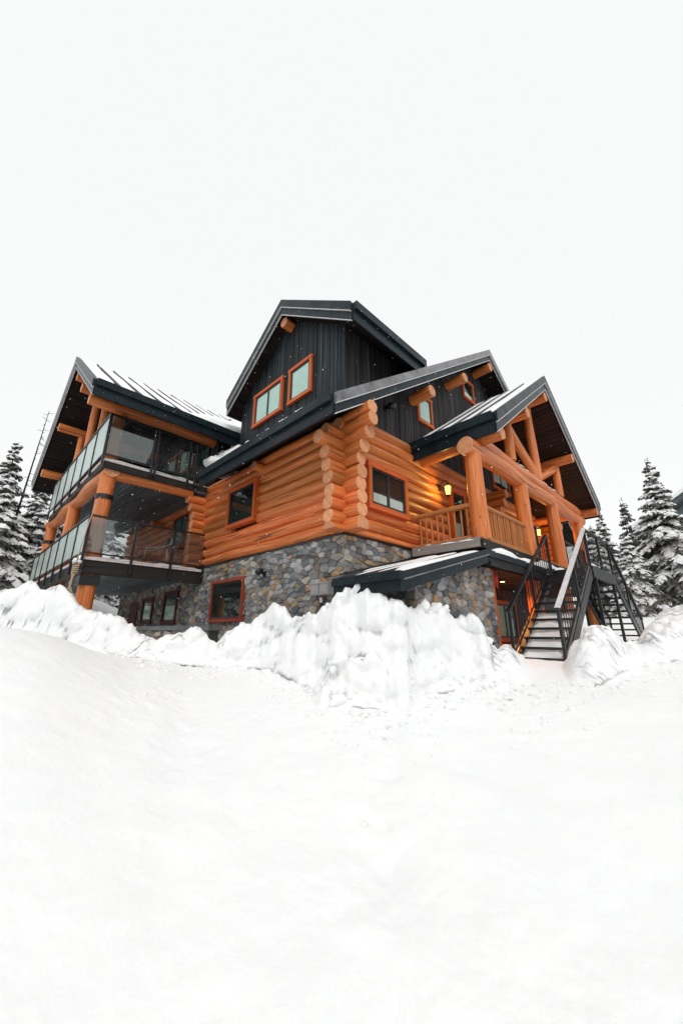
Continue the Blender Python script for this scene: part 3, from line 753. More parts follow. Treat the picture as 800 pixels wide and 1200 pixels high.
# ---- balconies of the left wing
XB, YB = -3.08, 5.93
def balcony(zf, yend, xend, rim, rail_top, step_x, nY, name='balcony'):
    m = MB()
    planks(m, (XB+.05, YB+.05, zf-.035), (0, yend-YB-.1, 0), (-XB-.1, 0, 0), .14, -.035, 'deck_wood')
    m.box(XB+.08, -.16, YB+.08, yend-.05, zf-.22, zf-.075, 'room_dark')
    o = m.build(name, house)
    c = MB(); planks(c, (XB+.06, YB+.06, zf-.225), (0, yend-YB-.12, 0), (-XB-.1, 0, 0), .13, .02, 'plank_ceiling'); c.build('ceiling', o)
    b = MB(); b.box(XB, xend, YB, YB+.06, zf-rim, zf-.075, 'dark_rim_wood'); b.build('rim_board', o)
    b = MB(); b.box(XB-.001, XB+.06, YB+.062, yend, zf-rim, zf-.075, 'dark_rim_wood'); b.build('rim_board', o)
    b = MB(); b.box(XB-.03, xend, YB-.03, YB+.09, zf-.07, zf-.005, 'edge_board'); b.box(XB-.03, XB+.09, YB+.09, yend, zf-.07, zf-.005, 'edge_board'); b.build('edge_board', o)
    # railing
    for (p, q, n) in (((XB-.055, YB-.055), (xend, YB-.055), None), ((XB-.055, YB-.055), (XB-.055, yend), nY)):
        p = Vector((*p, 0)); q = Vector((*q, 0)); L = (q-p).length; d = (q-p)/L
        r = MB(); r.bar((p.x, p.y, rail_top), (q.x, q.y, rail_top), .06, .045, 'black_metal'); r.bar((p.x, p.y, zf+.09), (q.x, q.y, zf+.09), .04, .035, 'black_metal'); r.build('top_rail', o)
        xs = [i*L/n for i in range(n+1)] if n else step_x
        first = None
        for i, s in enumerate(xs):
            if i == 0 and n: continue
            c = p+d*s; r = MB(); w = .055
            r.box(c.x-w/2, c.x+w/2, c.y-w/2, c.y+w/2, zf-rim+.08, rail_top-.024, 'black_metal'); r.build('railing_post', o)
        for i in range(len(xs)-1):
            a = p+d*(xs[i]+.05); e = p+d*(xs[i+1]-.05)
            r = MB(); r.bar((a.x, a.y, (zf+.13+rail_top-.05)/2), (e.x, e.y, (zf+.13+rail_top-.05)/2), .008, rail_top-.05-zf-.13, 'frosted_glass' if n else 'railing_glass'); r.build('glass_panel', o)
    return o
balcony(6.90, 13.5, -.58, .26, 8.19, [0, 1.22, 1.32, 2.28, 2.5], 6)
balcony(4.24, 14.3, -.03, .42, 5.285, [0, 1.10, 2.12, 3.08], 7)
# wing posts and beams
for y in (6.20, 10.01, 13.83):
    one_log('wing_post', (-2.86, y, 1.2), (-2.86, y, 6.60), .21, .185, mat='post_wood', seg=20, wob=.008)
    if y == 10.01: continue
    m = MB(); m.tube([(-2.86, y, 5.83), (-2.86, y, 5.95)], .215, 'black_metal', 20, False); m.build('post_strap', house)
m = MB(); m.box(-3.08, -2.64, 5.985, 6.42, 3.56, 3.80, 'black_metal'); m.build('post_bracket', house)
one_log('wing_beam', (-3.0, 6.20, 6.60), (-.55, 6.20, 6.60), .165, .155, mat='post_wood')
one_log('wing_beam', (-2.86, 6.0, 6.62), (-2.86, 14.25, 6.62), .20, .20, mat='post_wood', wob=.03)
for y in (6.264, ): one_log('wing_post', (-2.86, y, 6.9), (-2.86, y, 8.48), .165, .155, mat='post_wood')
for y, z in ((8.3, 9.78), (10.05, 11.12), (11.75, 9.78), (13.55, 8.48)): one_log('wing_post', (-2.86, y, 6.9), (-2.86, y, z), .14, .13, mat='post_wood')
one_log('tie_beam', (-2.86, 6.3, 8.86), (-2.86, 13.5, 8.86), .001, .001) if False else None

# ---- fixtures on the house
m = MB(); m.box(-.06, 0, 2.55, 2.67, 3.70, 3.84, 'black_metal'); m.tube([(-.05, 2.61, 3.77), (-.16, 2.61, 3.80)], .03, 'black_metal')
m.tube([(-.12, 2.61, 3.86), (-.20, 2.60, 3.84), (-.27, 2.58, 3.78)], [.05, .065, .07], 'black_metal', 12); o = m.build('security_light', None)
tag(o, 'small black spotlight fixed to the stone wall near the red framed window', 'wall light')
o = empty('utility_box', (-.1, .43, 3.1)); tag(o, 'pair of grey utility boxes at the stone corner above the snow bank', 'utility box')
for y in (.19, .445):
    m = MB(); m.box(-.25, -.045, y, y+.235, 3.14, 3.37, 'plastic_grey'); m.box(-.262, -.04, y-.005, y+.24, 3.352, 3.375, 'plastic_grey'); m.box(-.258, -.25, y+.02, y+.215, 3.16, 3.33, 'plastic_grey'); m.build('box', o)
m = MB(); m.tube([(-.16, .47, 3.14), (-.16, .47, 3.10)], .03, 'red_paint', 10); m.tube([(-.16, .47, 3.10), (-.16, .47, 3.0)], .03, 'porcelain', 10); m.tube([(-.16, .47, 3.0), (-.16, .47, 2.6)], .032, 'black_rubber', 10); m.build('conduit', o)
m = MB(); m.box(1.6, 1.75, -.14, -.0, 7.9, 8.03, 'black_metal') if False else None
m = MB(); m.tube([(1.45, -.02, 7.78), (1.45, -.14, 7.80), (1.47, -.27, 7.74)], [.05, .08, .085], 'black_metal', 12); m.box(1.39, 1.51, -.05, -.01, 7.70, 7.86, 'black_metal'); o = m.build('security_light', None)
tag(o, 'black floodlight high on the dark boarded gable beside the log corner', 'wall light')

def lantern(c, wall_y, label, on_wall=True):
    o = empty('wall_lantern', c); tag(o, label, 'lantern', 'warm wall lanterns on the porch')
    x, y, z = c; m = MB()
    m.tube([(x, wall_y, z+.16), (x, wall_y-.06, z+.27), (x, (wall_y+y)/2, z+.31), (x, y, z+.27), (x, y, z+.19)], .012, 'black_metal', 8)
    m.box(x-.05, x+.05, wall_y, wall_y+.05, z+.05, z+.22, 'black_metal'); m.build('bracket', o)
    m = MB()
    V = []; n = 6
    for rr, zz in ((.06, -.12), (.088, .10)):
        V += [(x+rr*math.cos(k*math.pi/3+.3), y+rr*math.sin(k*math.pi/3+.3), z+zz) for k in range(n)]
    m.add(V, [tuple(range(n))[::-1], tuple(range(n, 2*n))]+[(k, (k+1) % n, n+(k+1) % n, n+k) for k in range(n)], 'lamp_glow'); m.build('glass', o)
    m = MB()
    for k in range(n): m.tube([Vector(V[k]), Vector(V[n+k])], .007, 'black_metal', 5)
    m.tube([(x, y, z+.12), (x, y, z+.135), (x, y, z+.20)], [.105, .10, .025], 'black_metal', 12, False); m.tube([(x, y, z-.17), (x, y, z-.14)], [.04, .08], 'black_metal', 10); m.build('cage', o)
    return o
lantern((3.56, -.36, 6.08), -.14, 'glowing yellow lantern on the log wall by the porch door')
lantern((10.3, -.36, 6.15), -.14, 'glowing lantern seen between the farther porch posts')
o = empty('ceiling_light', (3.1, -1.1, 3.66)); tag(o, 'small warm ceiling lamp under the porch deck by the entry', 'ceiling light', 'warm lamps under the porch deck')
m = MB(); m.tube([(3.1, -1.1, 3.69), (3.1, -1.1, 3.655)], .07, 'black_metal', 14); m.build('housing', o)
m = MB(); m.tube([(3.1, -1.1, 3.654), (3.1, -1.1, 3.645)], .05, 'lamp_warm', 14); m.build('bulb', o)
for x in (4.3,):
    o2 = empty('ceiling_light', (x, -1.2, 3.66)); tag(o2, 'warm ceiling lamp under the porch deck behind the steel stairs', 'ceiling light', 'warm lamps under the porch deck')
    m = MB(); m.tube([(x, -1.2, 3.69), (x, -1.2, 3.655)], .07, 'black_metal', 14); m.build('housing', o2)
    m = MB(); m.tube([(x, -1.2, 3.654), (x, -1.2, 3.645)], .05, 'lamp_warm', 14); m.build('bulb', o2)
def lamp(name, loc, e, col, r=.08):
    l = bpy.data.lights.new(name, 'POINT'); l.energy = e; l.color = col; l.shadow_soft_size = r
    o = bpy.data.objects.new(name, l); COL.objects.link(o); o.location = loc; return o
lamp('lantern_light', (3.45, -.46, 6.04), 20, (1., .66, .14))
lamp('lantern_light', (10.3, -.55, 6.0), 30, (1., .50, .12))
lamp('ceiling_lamp_light', (3.1, -1.1, 3.5), 2.5, (1., .42, .14))
for (x, e) in ((4.3, 190), ):
    l = bpy.data.lights.new('ceiling_lamp_light', 'SPOT'); l.energy = e; l.color = (1., .38, .11); l.spot_size = R(150); l.spot_blend = .6; l.shadow_soft_size = .05
    lo = bpy.data.objects.new('ceiling_lamp_light', l); COL.objects.link(lo); lo.location = (x, -1.2, 3.63)
# red cloth by the entry
m = MB(); V = []; F = []
for i in range(9):
    for j in range(4):
        V.append((2.66+.02*math.sin(i*1.1+j), -1.72-.022*j-.012*math.sin(i*.9), 3.70-.042*i-.02*j))
for i in range(8):
    for j in range(3): F.append((i*4+j, i*4+j+1, (i+1)*4+j+1, (i+1)*4+j))
V2 = [(x+.012, y, z) for x, y, z in V]; nV = len(V)
m.add(V+V2, F+[tuple(i+nV for i in f[::-1]) for f in F], 'red_cloth', True); m.tube([(2.66, -1.70, 3.71), (2.66, -1.80, 3.70)], .012, 'black_metal')
o = m.build('banner'); tag(o, 'small red cloth banner hanging at the corner of the entry under the porch', 'banner')

# rope tied at the corner of the lower balcony
o = empty('rope', (-3.22, 5.82, 3.9)); tag(o, 'beige rope looped and knotted at the corner of the lower balcony', 'rope')
m = MB()
m.tube([(-3.00, 5.97, 5.82), (-3.08, 5.86, 5.5), (-3.17, 5.78, 5.0), (-3.22, 5.76, 4.5), (-3.25, 5.76, 4.02)], .013, 'rope_fibre', 8)
for k in range(3):
    x = -3.26+.03*k
    m.tube([(x, 5.74-.02*k, 4.02), (x-.04, 5.72, 3.80), (x-.01-.05*k, 5.73, 3.55), (x-.14+.11*k, 5.74, 3.2-.05*k), (x-.18+.13*k, 5.74, 2.9)], .017, 'rope_fibre', 8)
for k in range(4):
    a = [(-3.25+.06*math.cos(t), 5.73+.06*math.sin(t), 3.92-.045*k+.008*t) for t in [i*.7 for i in range(10)]]
    m.tube(a, .016, 'rope_fibre', 8)
m.build('strand', o)
for x in (-3.30, -3.20):
    m = MB(); m.blob((x, 5.70, 4.06), .055, .055, .045, 'porcelain', jit=.02); m.build('insulator', o)
# chair on the lower balcony
o = empty('patio_chair', (-1.1, 7.1, 4.24)); tag(o, 'grey tube framed patio chair behind the lower balcony glass', 'chair')
m = MB()
for y in (6.85, 7.4): m.tube([(-1.45, y, 4.22), (-1.40, y, 4.85), (-1.0, y, 4.90), (-.72, y, 5.05), (-.66, y, 5.25), (-.55, y, 5.30)], .028, 'grey_metal', 8); m.tube([(-.75, y, 4.22), (-.80, y, 4.9)], .025, 'grey_metal', 8)
m.build('frame', o)
m = MB(); m.box(-1.42, -.82, 6.87, 7.38, 4.62, 4.68, 'black_rubber'); m.build('seat', o)
m = MB(); m.beam8(Vector((-.84, 6.87, 4.68)), Vector((.22, 0, .62)), Vector((0, .51, 0)), Vector((.04, 0, 0)), 'black_rubber'); m.build('backrest', o)

# ---- low stone garden wall
o = empty('garden_wall', (-1.7, 5.0, 2.0)); tag(o, 'low stone garden wall with grey cap, half buried in snow before the house', 'garden wall')
A = Vector((-2.25, 6.75, 0)); B = Vector((-1.0, 3.2, 0)); dA = (B-A).normalized(); nA = Vector((-dA.y, dA.x, 0))
if nA.x > 0: nA = -nA
GM = lambda a, z, d: A+dA*a+nA*d+Vector((0, 0, z))
m = MB(); mbox(m, GM, 0, 3.75, 1.2, 2.50, -.3, -.002, 'mortar'); stones(m, GM, [(0, 1.5), (3.75, 1.5), (3.75, 2.5), (0, 2.5)], [], seed=31); m.build('wall', o)
m = MB()
for k in range(5): mbox(m, GM, -.03+k*.77, .735+k*.77, 2.503, 2.60+random.uniform(-.008, .008), -.36, .09, 'stone_cap')
m.build('cap', o)

# ------------------------------------------------------------------ steel stairs
st = empty('metal_staircase', (6.8, -2.3, 1.8)); tag(st, 'black steel double staircase with open grate steps leading up to the log porch', 'staircase')
X0, X1, Y0, Y1, Z0, Z1 = 5.62, 2.62, -1.95, -2.83, 4.0, 1.93
X2, X3, Z3 = 8.07, 11.1, 1.95
def pt(name, f):
    m = MB(); f(m); return m.build(name, st)
for (xa, za, xb, zb) in ((X0, Z0, X1, Z1), (X2, Z0, X3, Z3)):
    n = 11; sg = 1 if xb > xa else -1
    for y in (Y0, Y1):
        def f(m):
            m.prism([(xa, y-.02, za+.02), (xb, y-.02, zb+.02), (xb, y-.02, zb-.24), (xa, y-.02, za-.26)], (0, .04, 0), 'black_metal')
            sy = 1 if y == Y0 else -1
            m.prism([(xa, y, za+.03), (xb, y, zb+.03), (xb, y, zb+.015), (xa, y, za+.015)], (0, -.09*sy, 0), 'grate_metal' if (y == Y1 and sg < 0) else 'black_metal')
        pt('stringer', f)
    for i in range(1, n+1):
        fr = i/(n+.5); x = xa+(xb-xa)*fr; z = za+(zb-za)*fr
        def f(m):
            for k in range(7): m.box(x-.14+k*.042, x-.134+k*.042, Y1+.03, Y0-.03, z-.03, z, 'black_metal')
            m.box(x+sg*.14-.012, x+sg*.14+.012, Y1+.03, Y0-.03, z-.045, z+.004, 'black_metal'); m.box(x-sg*.14-.01, x-sg*.14+.01, Y1+.03, Y0-.03, z-.03, z, 'black_metal')
            for k in range(5): m.box(x-.14, x+.14, Y1+.1+k*.17, Y1+.106+k*.17, z-.026, z-.002, 'black_metal')
        pt('tread', f)
    for y in (Y0, Y1):
        h = .93; nb = 20
        def f(m):
            m.bar((xa, y, za+h), (xb+.05*sg, y, zb+h), .075, .05, 'black_metal')
        pt('handrail', f)
        if y == Y1 and sg < 0: pt('handrail_sky_sheen', lambda m: m.bar((xa, y-.012, za+h+.03), (xb-.05, y-.012, zb+h+.03), .10, .014, 'sky_sheen_grey'))  # added pale strip: sky reflection on the rail put into colour
        pt('bottom_rail', lambda m: m.bar((xa, y, za+.14), (xb, y, zb+.14), .03, .03, 'black_metal'))
        for fr in (0., .5, 1.): 
            x = xa+(xb-xa)*fr; z = za+(zb-za)*fr
            pt('railing_post', lambda m: m.box(x-.025, x+.025, y-.025, y+.025, z-.15 if fr else z-.2, z+h-.026, 'black_metal'))
        for i in range(1, nb):
            fr = i/nb; x = xa+(xb-xa)*fr; z = za+(zb-za)*fr
            if i == nb//2: continue
            pt('baluster', lambda m: m.box(x-.007, x+.007, y-.007, y+.007, z+.14, z+h-.025, 'black_metal'))
def f(m):
    m.box(X0, X2, Y0-.03, Y0+.05, Z0-.24, Z0-.01, 'black_metal'); m.box(X0, X2, Y1-.05, Y1+.03, Z0-.26, Z0+.02, 'black_metal')
    m.box(X0, X0+.06, Y1+.03, Y0-.03, Z0-.2, Z0-.012, 'black_metal'); m.box(X2-.06, X2, Y1+.03, Y0-.03, Z0-.2, Z0-.012, 'black_metal')
    for k in range(24): m.box(X0+.08+k*.098, X0+.086+k*.098, Y1+.03, Y0-.03, Z0-.035, Z0-.004, 'black_metal')
    for k in range(5): m.box(X0+.06, X2-.06, Y1+.12+k*.16, Y1+.126+k*.16, Z0-.033, Z0-.006, 'black_metal')
pt('landing', f)
pt('handrail', lambda m: m.bar((X0, Y1, Z0+.93), (X2, Y1, Z0+.93), .075, .05, 'black_metal'))
pt('bottom_rail', lambda m: m.bar((X0, Y1, Z0+.14), (X2, Y1, Z0+.14), .03, .03, 'black_metal'))
pt('railing_post', lambda m: m.box((X0+X2)/2-.025, (X0+X2)/2+.025, Y1-.025, Y1+.025, Z0, Z0+.9, 'black_metal'))
for k in range(1, 16):
    if k == 8: continue
    x = X0+(X2-X0)*k/16; pt('baluster', lambda m: m.box(x-.006, x+.006, Y1-.006, Y1+.006, Z0+.14, Z0+.905, 'black_metal'))
for x in (5.98, 7.95):
    for y in (Y0-.08, Y1+.02): pt('support_post', lambda m: m.box(x-.032, x+.032, y-.032, y+.032, 1.2, Z0-.262, 'black_metal'))
# black steel guard along the porch edge
gd = empty('porch_guard', (6.5, -1.75, 4.2))
for (xa, xb) in ((5.4, 5.66), (8.15, 10.3)):
    g = MB(); g.bar((xa, -1.72, 5.22), (xb, -1.72, 5.22), .05, .04, 'black_metal'); g.bar((xa, -1.72, 4.42), (xb, -1.72, 4.42), .03, .03, 'black_metal')
    o = g.build('steel_guard', house); n = max(2, int((xb-xa)/.12))
    for i in range(n+1):
        x = xa+(xb-xa)*i/n; b = MB(); w = .02 if i in (0, n) else .008; b.box(x-w, x+w, -1.72-w, -1.72+w, 4.33 if i in (0, n) else 4.42, 5.2, 'black_metal'); b.build('baluster', o)
bpy.data.objects.remove(gd)

# ------------------------------------------------------------------ numpy noise
def _hash(ix, iy, s):
    h = (ix.astype(np.int64)*374761393+iy.astype(np.int64)*668265263+s*974634211) & 0x7fffffff
    h = ((h ^ (h >> 13))*1274126177) & 0x7fffffff
    return ((h ^ (h >> 16)) & 0xffffff)/float(0xffffff)
def vnoise(x, y, s=0):
    ix = np.floor(x); iy = np.floor(y); fx = x-ix; fy = y-iy
    fx = fx*fx*fx*(fx*(fx*6-15)+10); fy = fy*fy*fy*(fy*(fy*6-15)+10)
    a = _hash(ix, iy, s); b = _hash(ix+1, iy, s); c = _hash(ix, iy+1, s); d = _hash(ix+1, iy+1, s)
    return (a*(1-fx)+b*fx)*(1-fy)+(c*(1-fx)+d*fx)*fy
def fbm(x, y, s=0, o=5, g=.5):
    t = 0; am = 1; tot = 0
    for i in range(o):
        t = t+am*(vnoise(x*2**i*(1+.03*i)+17.3*i, y*2**i*(1+.03*i)-9.1*i, s+i)-.5); tot += am; am *= g
    return t/tot*2
def lumps(x, y, s=0):
    """rounded blocks: 1 - (distance to a jittered point)^2, with its own height per block"""
    ix = np.floor(x); iy = np.floor(y); best = np.full(x.shape, -9.)
    for dx in (-1, 0, 1):
        for dy in (-1, 0, 1):
            cx = ix+dx; cy = iy+dy
            px = cx+_hash(cx, cy, s); py = cy+_hash(cx, cy, s+7); hh = _hash(cx, cy, s+13)
            d2 = (x-px)**2+(y-py)**2
            best = np.maximum(best, hh*1.0-d2*1.25)
    return best

CAM = (-5.1958, -5.1149, 2.4587)
CREST = [(-49.9,10.00,3.16,9.55),(-45.2,10.40,3.18,9.95),(-41.0,10.80,3.05,9.18),(-39.4,11.00,2.96,8.82),(-38.6,11.00,2.88,8.53),(-37.9,10.80,2.75,8.28),(-37.1,10.50,2.52,8.02),(-36.3,10.00,2.29,7.77),(-35.3,9.20,2.29,7.50),(-34.7,8.40,2.36,7.34),(-34.2,8.20,2.45,7.19),(-33.6,8.10,2.51,7.02),(-32.8,7.90,2.55,6.80),(-31.9,7.80,2.55,6.55),(-31.3,7.70,2.51,6.43),(-30.5,7.70,2.41,6.39),(-29.7,7.70,2.28,6.33),(-29.1,7.75,2.14,6.29),(-28.6,7.80,1.98,6.26),(-27.5,7.90,1.79,6.18),(-26.3,7.90,1.73,6.10),(-25.4,7.80,1.79,6.04),(-24.5,7.60,1.91,5.97),(-23.7,7.40,2.10,5.91),(-22.4,7.20,2.27,5.81),(-21.4,7.10,2.29,5.81),(-20.3,6.90,2.26,5.84),(-20.0,6.70,2.45,5.85),(-19.5,6.50,2.64,5.86),(-18.5,6.50,2.69,5.89),(-17.3,6.40,2.70,5.92),(-16.0,6.31,2.65,5.86),(-15.3,6.26,2.81,5.81),(-14.3,6.19,2.87,5.74),(-12.9,6.07,2.89,5.62),(-11.3,5.87,2.86,5.42),(-10.1,5.71,2.80,5.26),(-8.1,5.49,2.89,5.04),(-7.0,5.46,2.95,5.01),(-5.9,5.43,3.02,4.98),(-5.0,5.41,3.13,4.96),(-3.8,5.37,3.20,4.92),(-2.8,5.39,3.14,4.94),(-1.5,5.43,3.08,4.98),(0.0,5.48,3.04,5.03),(1.3,5.65,2.92,5.20),(2.5,5.90,2.88,5.40),(3.7,6.20,2.79,5.55),(5.4,6.55,2.76,5.80),(6.8,6.90,2.73,6.15),(8.2,7.15,2.86,6.50),(9.3,7.3,2.97,6.75),(10.6,7.46,2.84,6.96),(11.6,7.49,2.75,6.99),(12.7,7.52,2.63,7.02),(13.6,7.55,2.58,7.05),(15.0,7.60,2.60,7.10),(16.0,7.63,2.46,7.13),(17.0,7.69,2.34,7.19),(18.2,7.75,2.37,7.25),(19.3,7.81,2.51,7.31),(20.0,7.85,2.61,7.35),(20.9,7.90,2.46,7.40),(21.9,7.96,2.40,7.46),(23.0,8.01,2.39,7.51),(24.5,8.13,2.34,7.63),(26.5,8.33,2.46,7.83),(28.1,8.48,2.61,7.98),(30.1,8.67,2.74,8.17),(31.3,8.78,2.80,8.28),(32.3,8.92,2.85,8.42),(33.2,9.08,2.90,8.58),(33.8,9.20,3.01,8.70),(34.5,9.33,3.15,8.83),(35.0,9.44,3.22,8.94),(35.5,9.54,3.29,9.04),(36.4,9.71,3.36,9.21),(37.0,9.82,3.30,9.32),(37.6,9.93,3.32,9.43),(38.1,10.04,3.41,9.54),(38.8,10.17,3.51,9.67),(39.5,10.31,3.36,9.81),(40.3,10.45,3.31,9.95),(41.2,10.61,3.22,10.11),(45.1,11.28,3.14,10.78),(49.6,11.88,3.03,11.38)]
MOUND = [(18, 6.4, 1.82), (22, 6.2, 1.86), (26.7, 6.0, 1.92), (28.7, 6.2, 2.01), (30.7, 6.4, 2.13), (33.1, 6.5, 2.29), (35.8, 6.5, 2.43), (38.3, 6.6, 2.49), (40.6, 6.6, 2.52), (44.6, 6.6, 2.56), (49.3, 6.6, 2.58), (60, 6.5, 2.5), (75, 6, 2.3)]
def smooth_table(T, sigma, n=1600):
    T = np.array(T, float); a = np.linspace(T[0, 0]-8, T[-1, 0]+8, n); da = a[1]-a[0]
    k = np.arange(-int(4*sigma/da)-1, int(4*sigma/da)+2)*da; w = np.exp(-(k/sigma)**2/2); w /= w.sum(); out = [a]
    for c in range(1, T.shape[1]):
        y = np.interp(a, T[:, 0], T[:, c]); y = np.pad(y, len(k)//2, mode='edge'); out.append(np.convolve(y, w, 'valid'))
    return np.stack(out, 1)
MOUND = smooth_table(MOUND, 2.6)
CREST_ = smooth_table(CREST, .22); _wide = smooth_table(CREST, 1.3); CREST_[:, 3] = _wide[:, 3]; CREST_[:, 1] = .5*(CREST_[:, 1]+_wide[:, 1]); CREST = CREST_
def ground_base(D):
    return np.interp(D, GB[:, 0], GB[:, 1])
GB = smooth_table([(0, 1.12), (2, 1.22), (5, 1.60), (6.5, 1.84), (9, 2.05), (14, 2.10), (17, 2.12), (21, 2.8), (26, 3.4), (45, 4.6), (120, 6), (900, 6)], .6, 9000)
def sstep(t): t = np.clip(t, 0, 1); return t*t*(3-2*t)
def snow_z(x, y):
    dx = x-CAM[0]; dy = y-CAM[1]; D = np.hypot(dx, dy); az = np.degrees(np.arctan2(dy, dx))-45
    az = (az+180) % 360-180
    C = np.array(CREST)
    fade = sstep((62-np.abs(az))/12)
    wob = .5*fbm(x*1.1, y*1.1, 3, 3)
    Dc = np.interp(az, C[:, 0], C[:, 1]); zc = np.interp(az, C[:, 0], C[:, 2]); Db = np.interp(az, C[:, 0], C[:, 3])
    Db = Db+.30*np.exp(-((az+2)/5)**2)+.22*fbm(az*.35, az*0+.2, 73, 3); D2 = np.maximum(Dc, Db+.62+.35*fbm(az*.16, az*0+.5, 71, 3)); zc = CAM[2]+(zc-CAM[2])*D2/Dc; Dc = D2
    g = ground_base(D)
    gb = ground_base(Db)
    t = (D-Db)/(Dc-Db)
    tc_ = np.clip(t, 0, 1); rise = gb+(zc-gb)*(.30*tc_**.6+.70*sstep(tc_*1.15)**.9)
    back = np.maximum(zc-.42*(D-Dc)-.10*np.abs(fbm(x*2, y*2, 9, 3)), np.minimum(g+.05, zc))
    z = np.where(D < Db, g, np.where(D < Dc, rise, back))
    z = np.where(D > Dc+4, np.maximum(g, back), z)
    z = g+(z-g)*fade
    # chunky ploughed snow on the banks
    bank = sstep((z-g-.02)/.35)*sstep((20-D)/4)
    edge = bank*np.exp(-((D-Dc)/.35)**2)
    L1 = lumps(x*1.9+.3*fbm(x*2, y*2, 5, 3), y*1.9, 1); L2 = lumps(x*4.6+wob*.3, y*4.6, 2); L3 = lumps(x*10+wob*.5, y*10, 4)
    ch = (.14*(L1-.25)+.05*(L2-.28)+.03*(L3-.3))+.06*fbm(x*3.3, y*3.3, 14, 6, .6)
    sil = 1-.72*np.exp(-((D-Dc)/.22)**2)
    z = z+bank*ch*sil+bank*.035*fbm(x*6, y*6, 11, 5)*sil
    # ragged little peaks along the crest
    z = z+edge*(.075*fbm(az*1.0, D*.4, 81, 4, .55)+.06*(lumps(az*1.05, D*1.2, 82)-.3))
    # lobe of snow pushed out at the foot of the centre bank
    lobe = np.exp(-((az+2.2+.8*fbm(D*2, az*.3, 84, 2))/4.6)**4)*sstep((D-4.95-.25*fbm(az*.3, D*0+.7, 83, 3))/.28)*(D < 7)
    z = np.maximum(z, g+lobe*(.50+.16*fbm(x*2.2, y*2.2, 85, 5)+.10*(L2-.3)))
    # smooth foreground rise on the left
    M = np.array(MOUND); Dm = np.interp(az, M[:, 0], M[:, 1]); zm = np.interp(az, M[:, 0], M[:, 2])
    on = sstep((az-19)/5)*sstep((100-az)/20)
    gm = ground_base(Dm)
    prof = np.where(D < Dm, np.exp(-((D-Dm)/3.1)**2), np.exp(-((D-Dm)/2.0)**2))
    z = np.maximum(z, g+(zm-gm)*prof*on)
    # the floor is only nearly flat: ruts, lumps left by the plough, drifts
    flat = (1-bank)
    z = z+flat*(.028*fbm(x*.8, y*.8, 21, 4)+.016*fbm(x*3.1, y*3.1, 27, 5)+.014*fbm(x*9, y*9, 33, 4)*vnoise(x*.9, y*.9, 34))
    lp = lumps(x*1.3+.4*fbm(x*1.7, y*1.7, 41, 3), y*1.3, 43)
    z = z+flat*sstep((D-2.6)/1.5)*sstep((8-D)/2)*np.maximum(lp-.66, 0)*.14*sstep((vnoise(x*.6, y*.6, 44)-.35)/.3)
    # a half-filled track running away from the camera
    q = (dx*math.cos(R(45-100))+dy*math.sin(R(45-100)))
    u = dx*math.cos(R(37))+dy*math.sin(R(37)); v = -dx*math.sin(R(37))+dy*math.cos(R(37))-.25*np.sin(u*.5)
    z = z-flat*.05*np.exp(-((v+.1)/.16)**2)*(u > 0)*(1+.8*fbm(x*3, y*3, 51, 3))
    # far: gentle hills
    z = z+sstep((D-15)/20)*(.5*fbm(x*.08, y*.08, 61, 3))
    z = z+sstep((D-19)/3)*sstep((30-D)/4)*.9*np.exp(-((az-33)/4)**2)
    return z
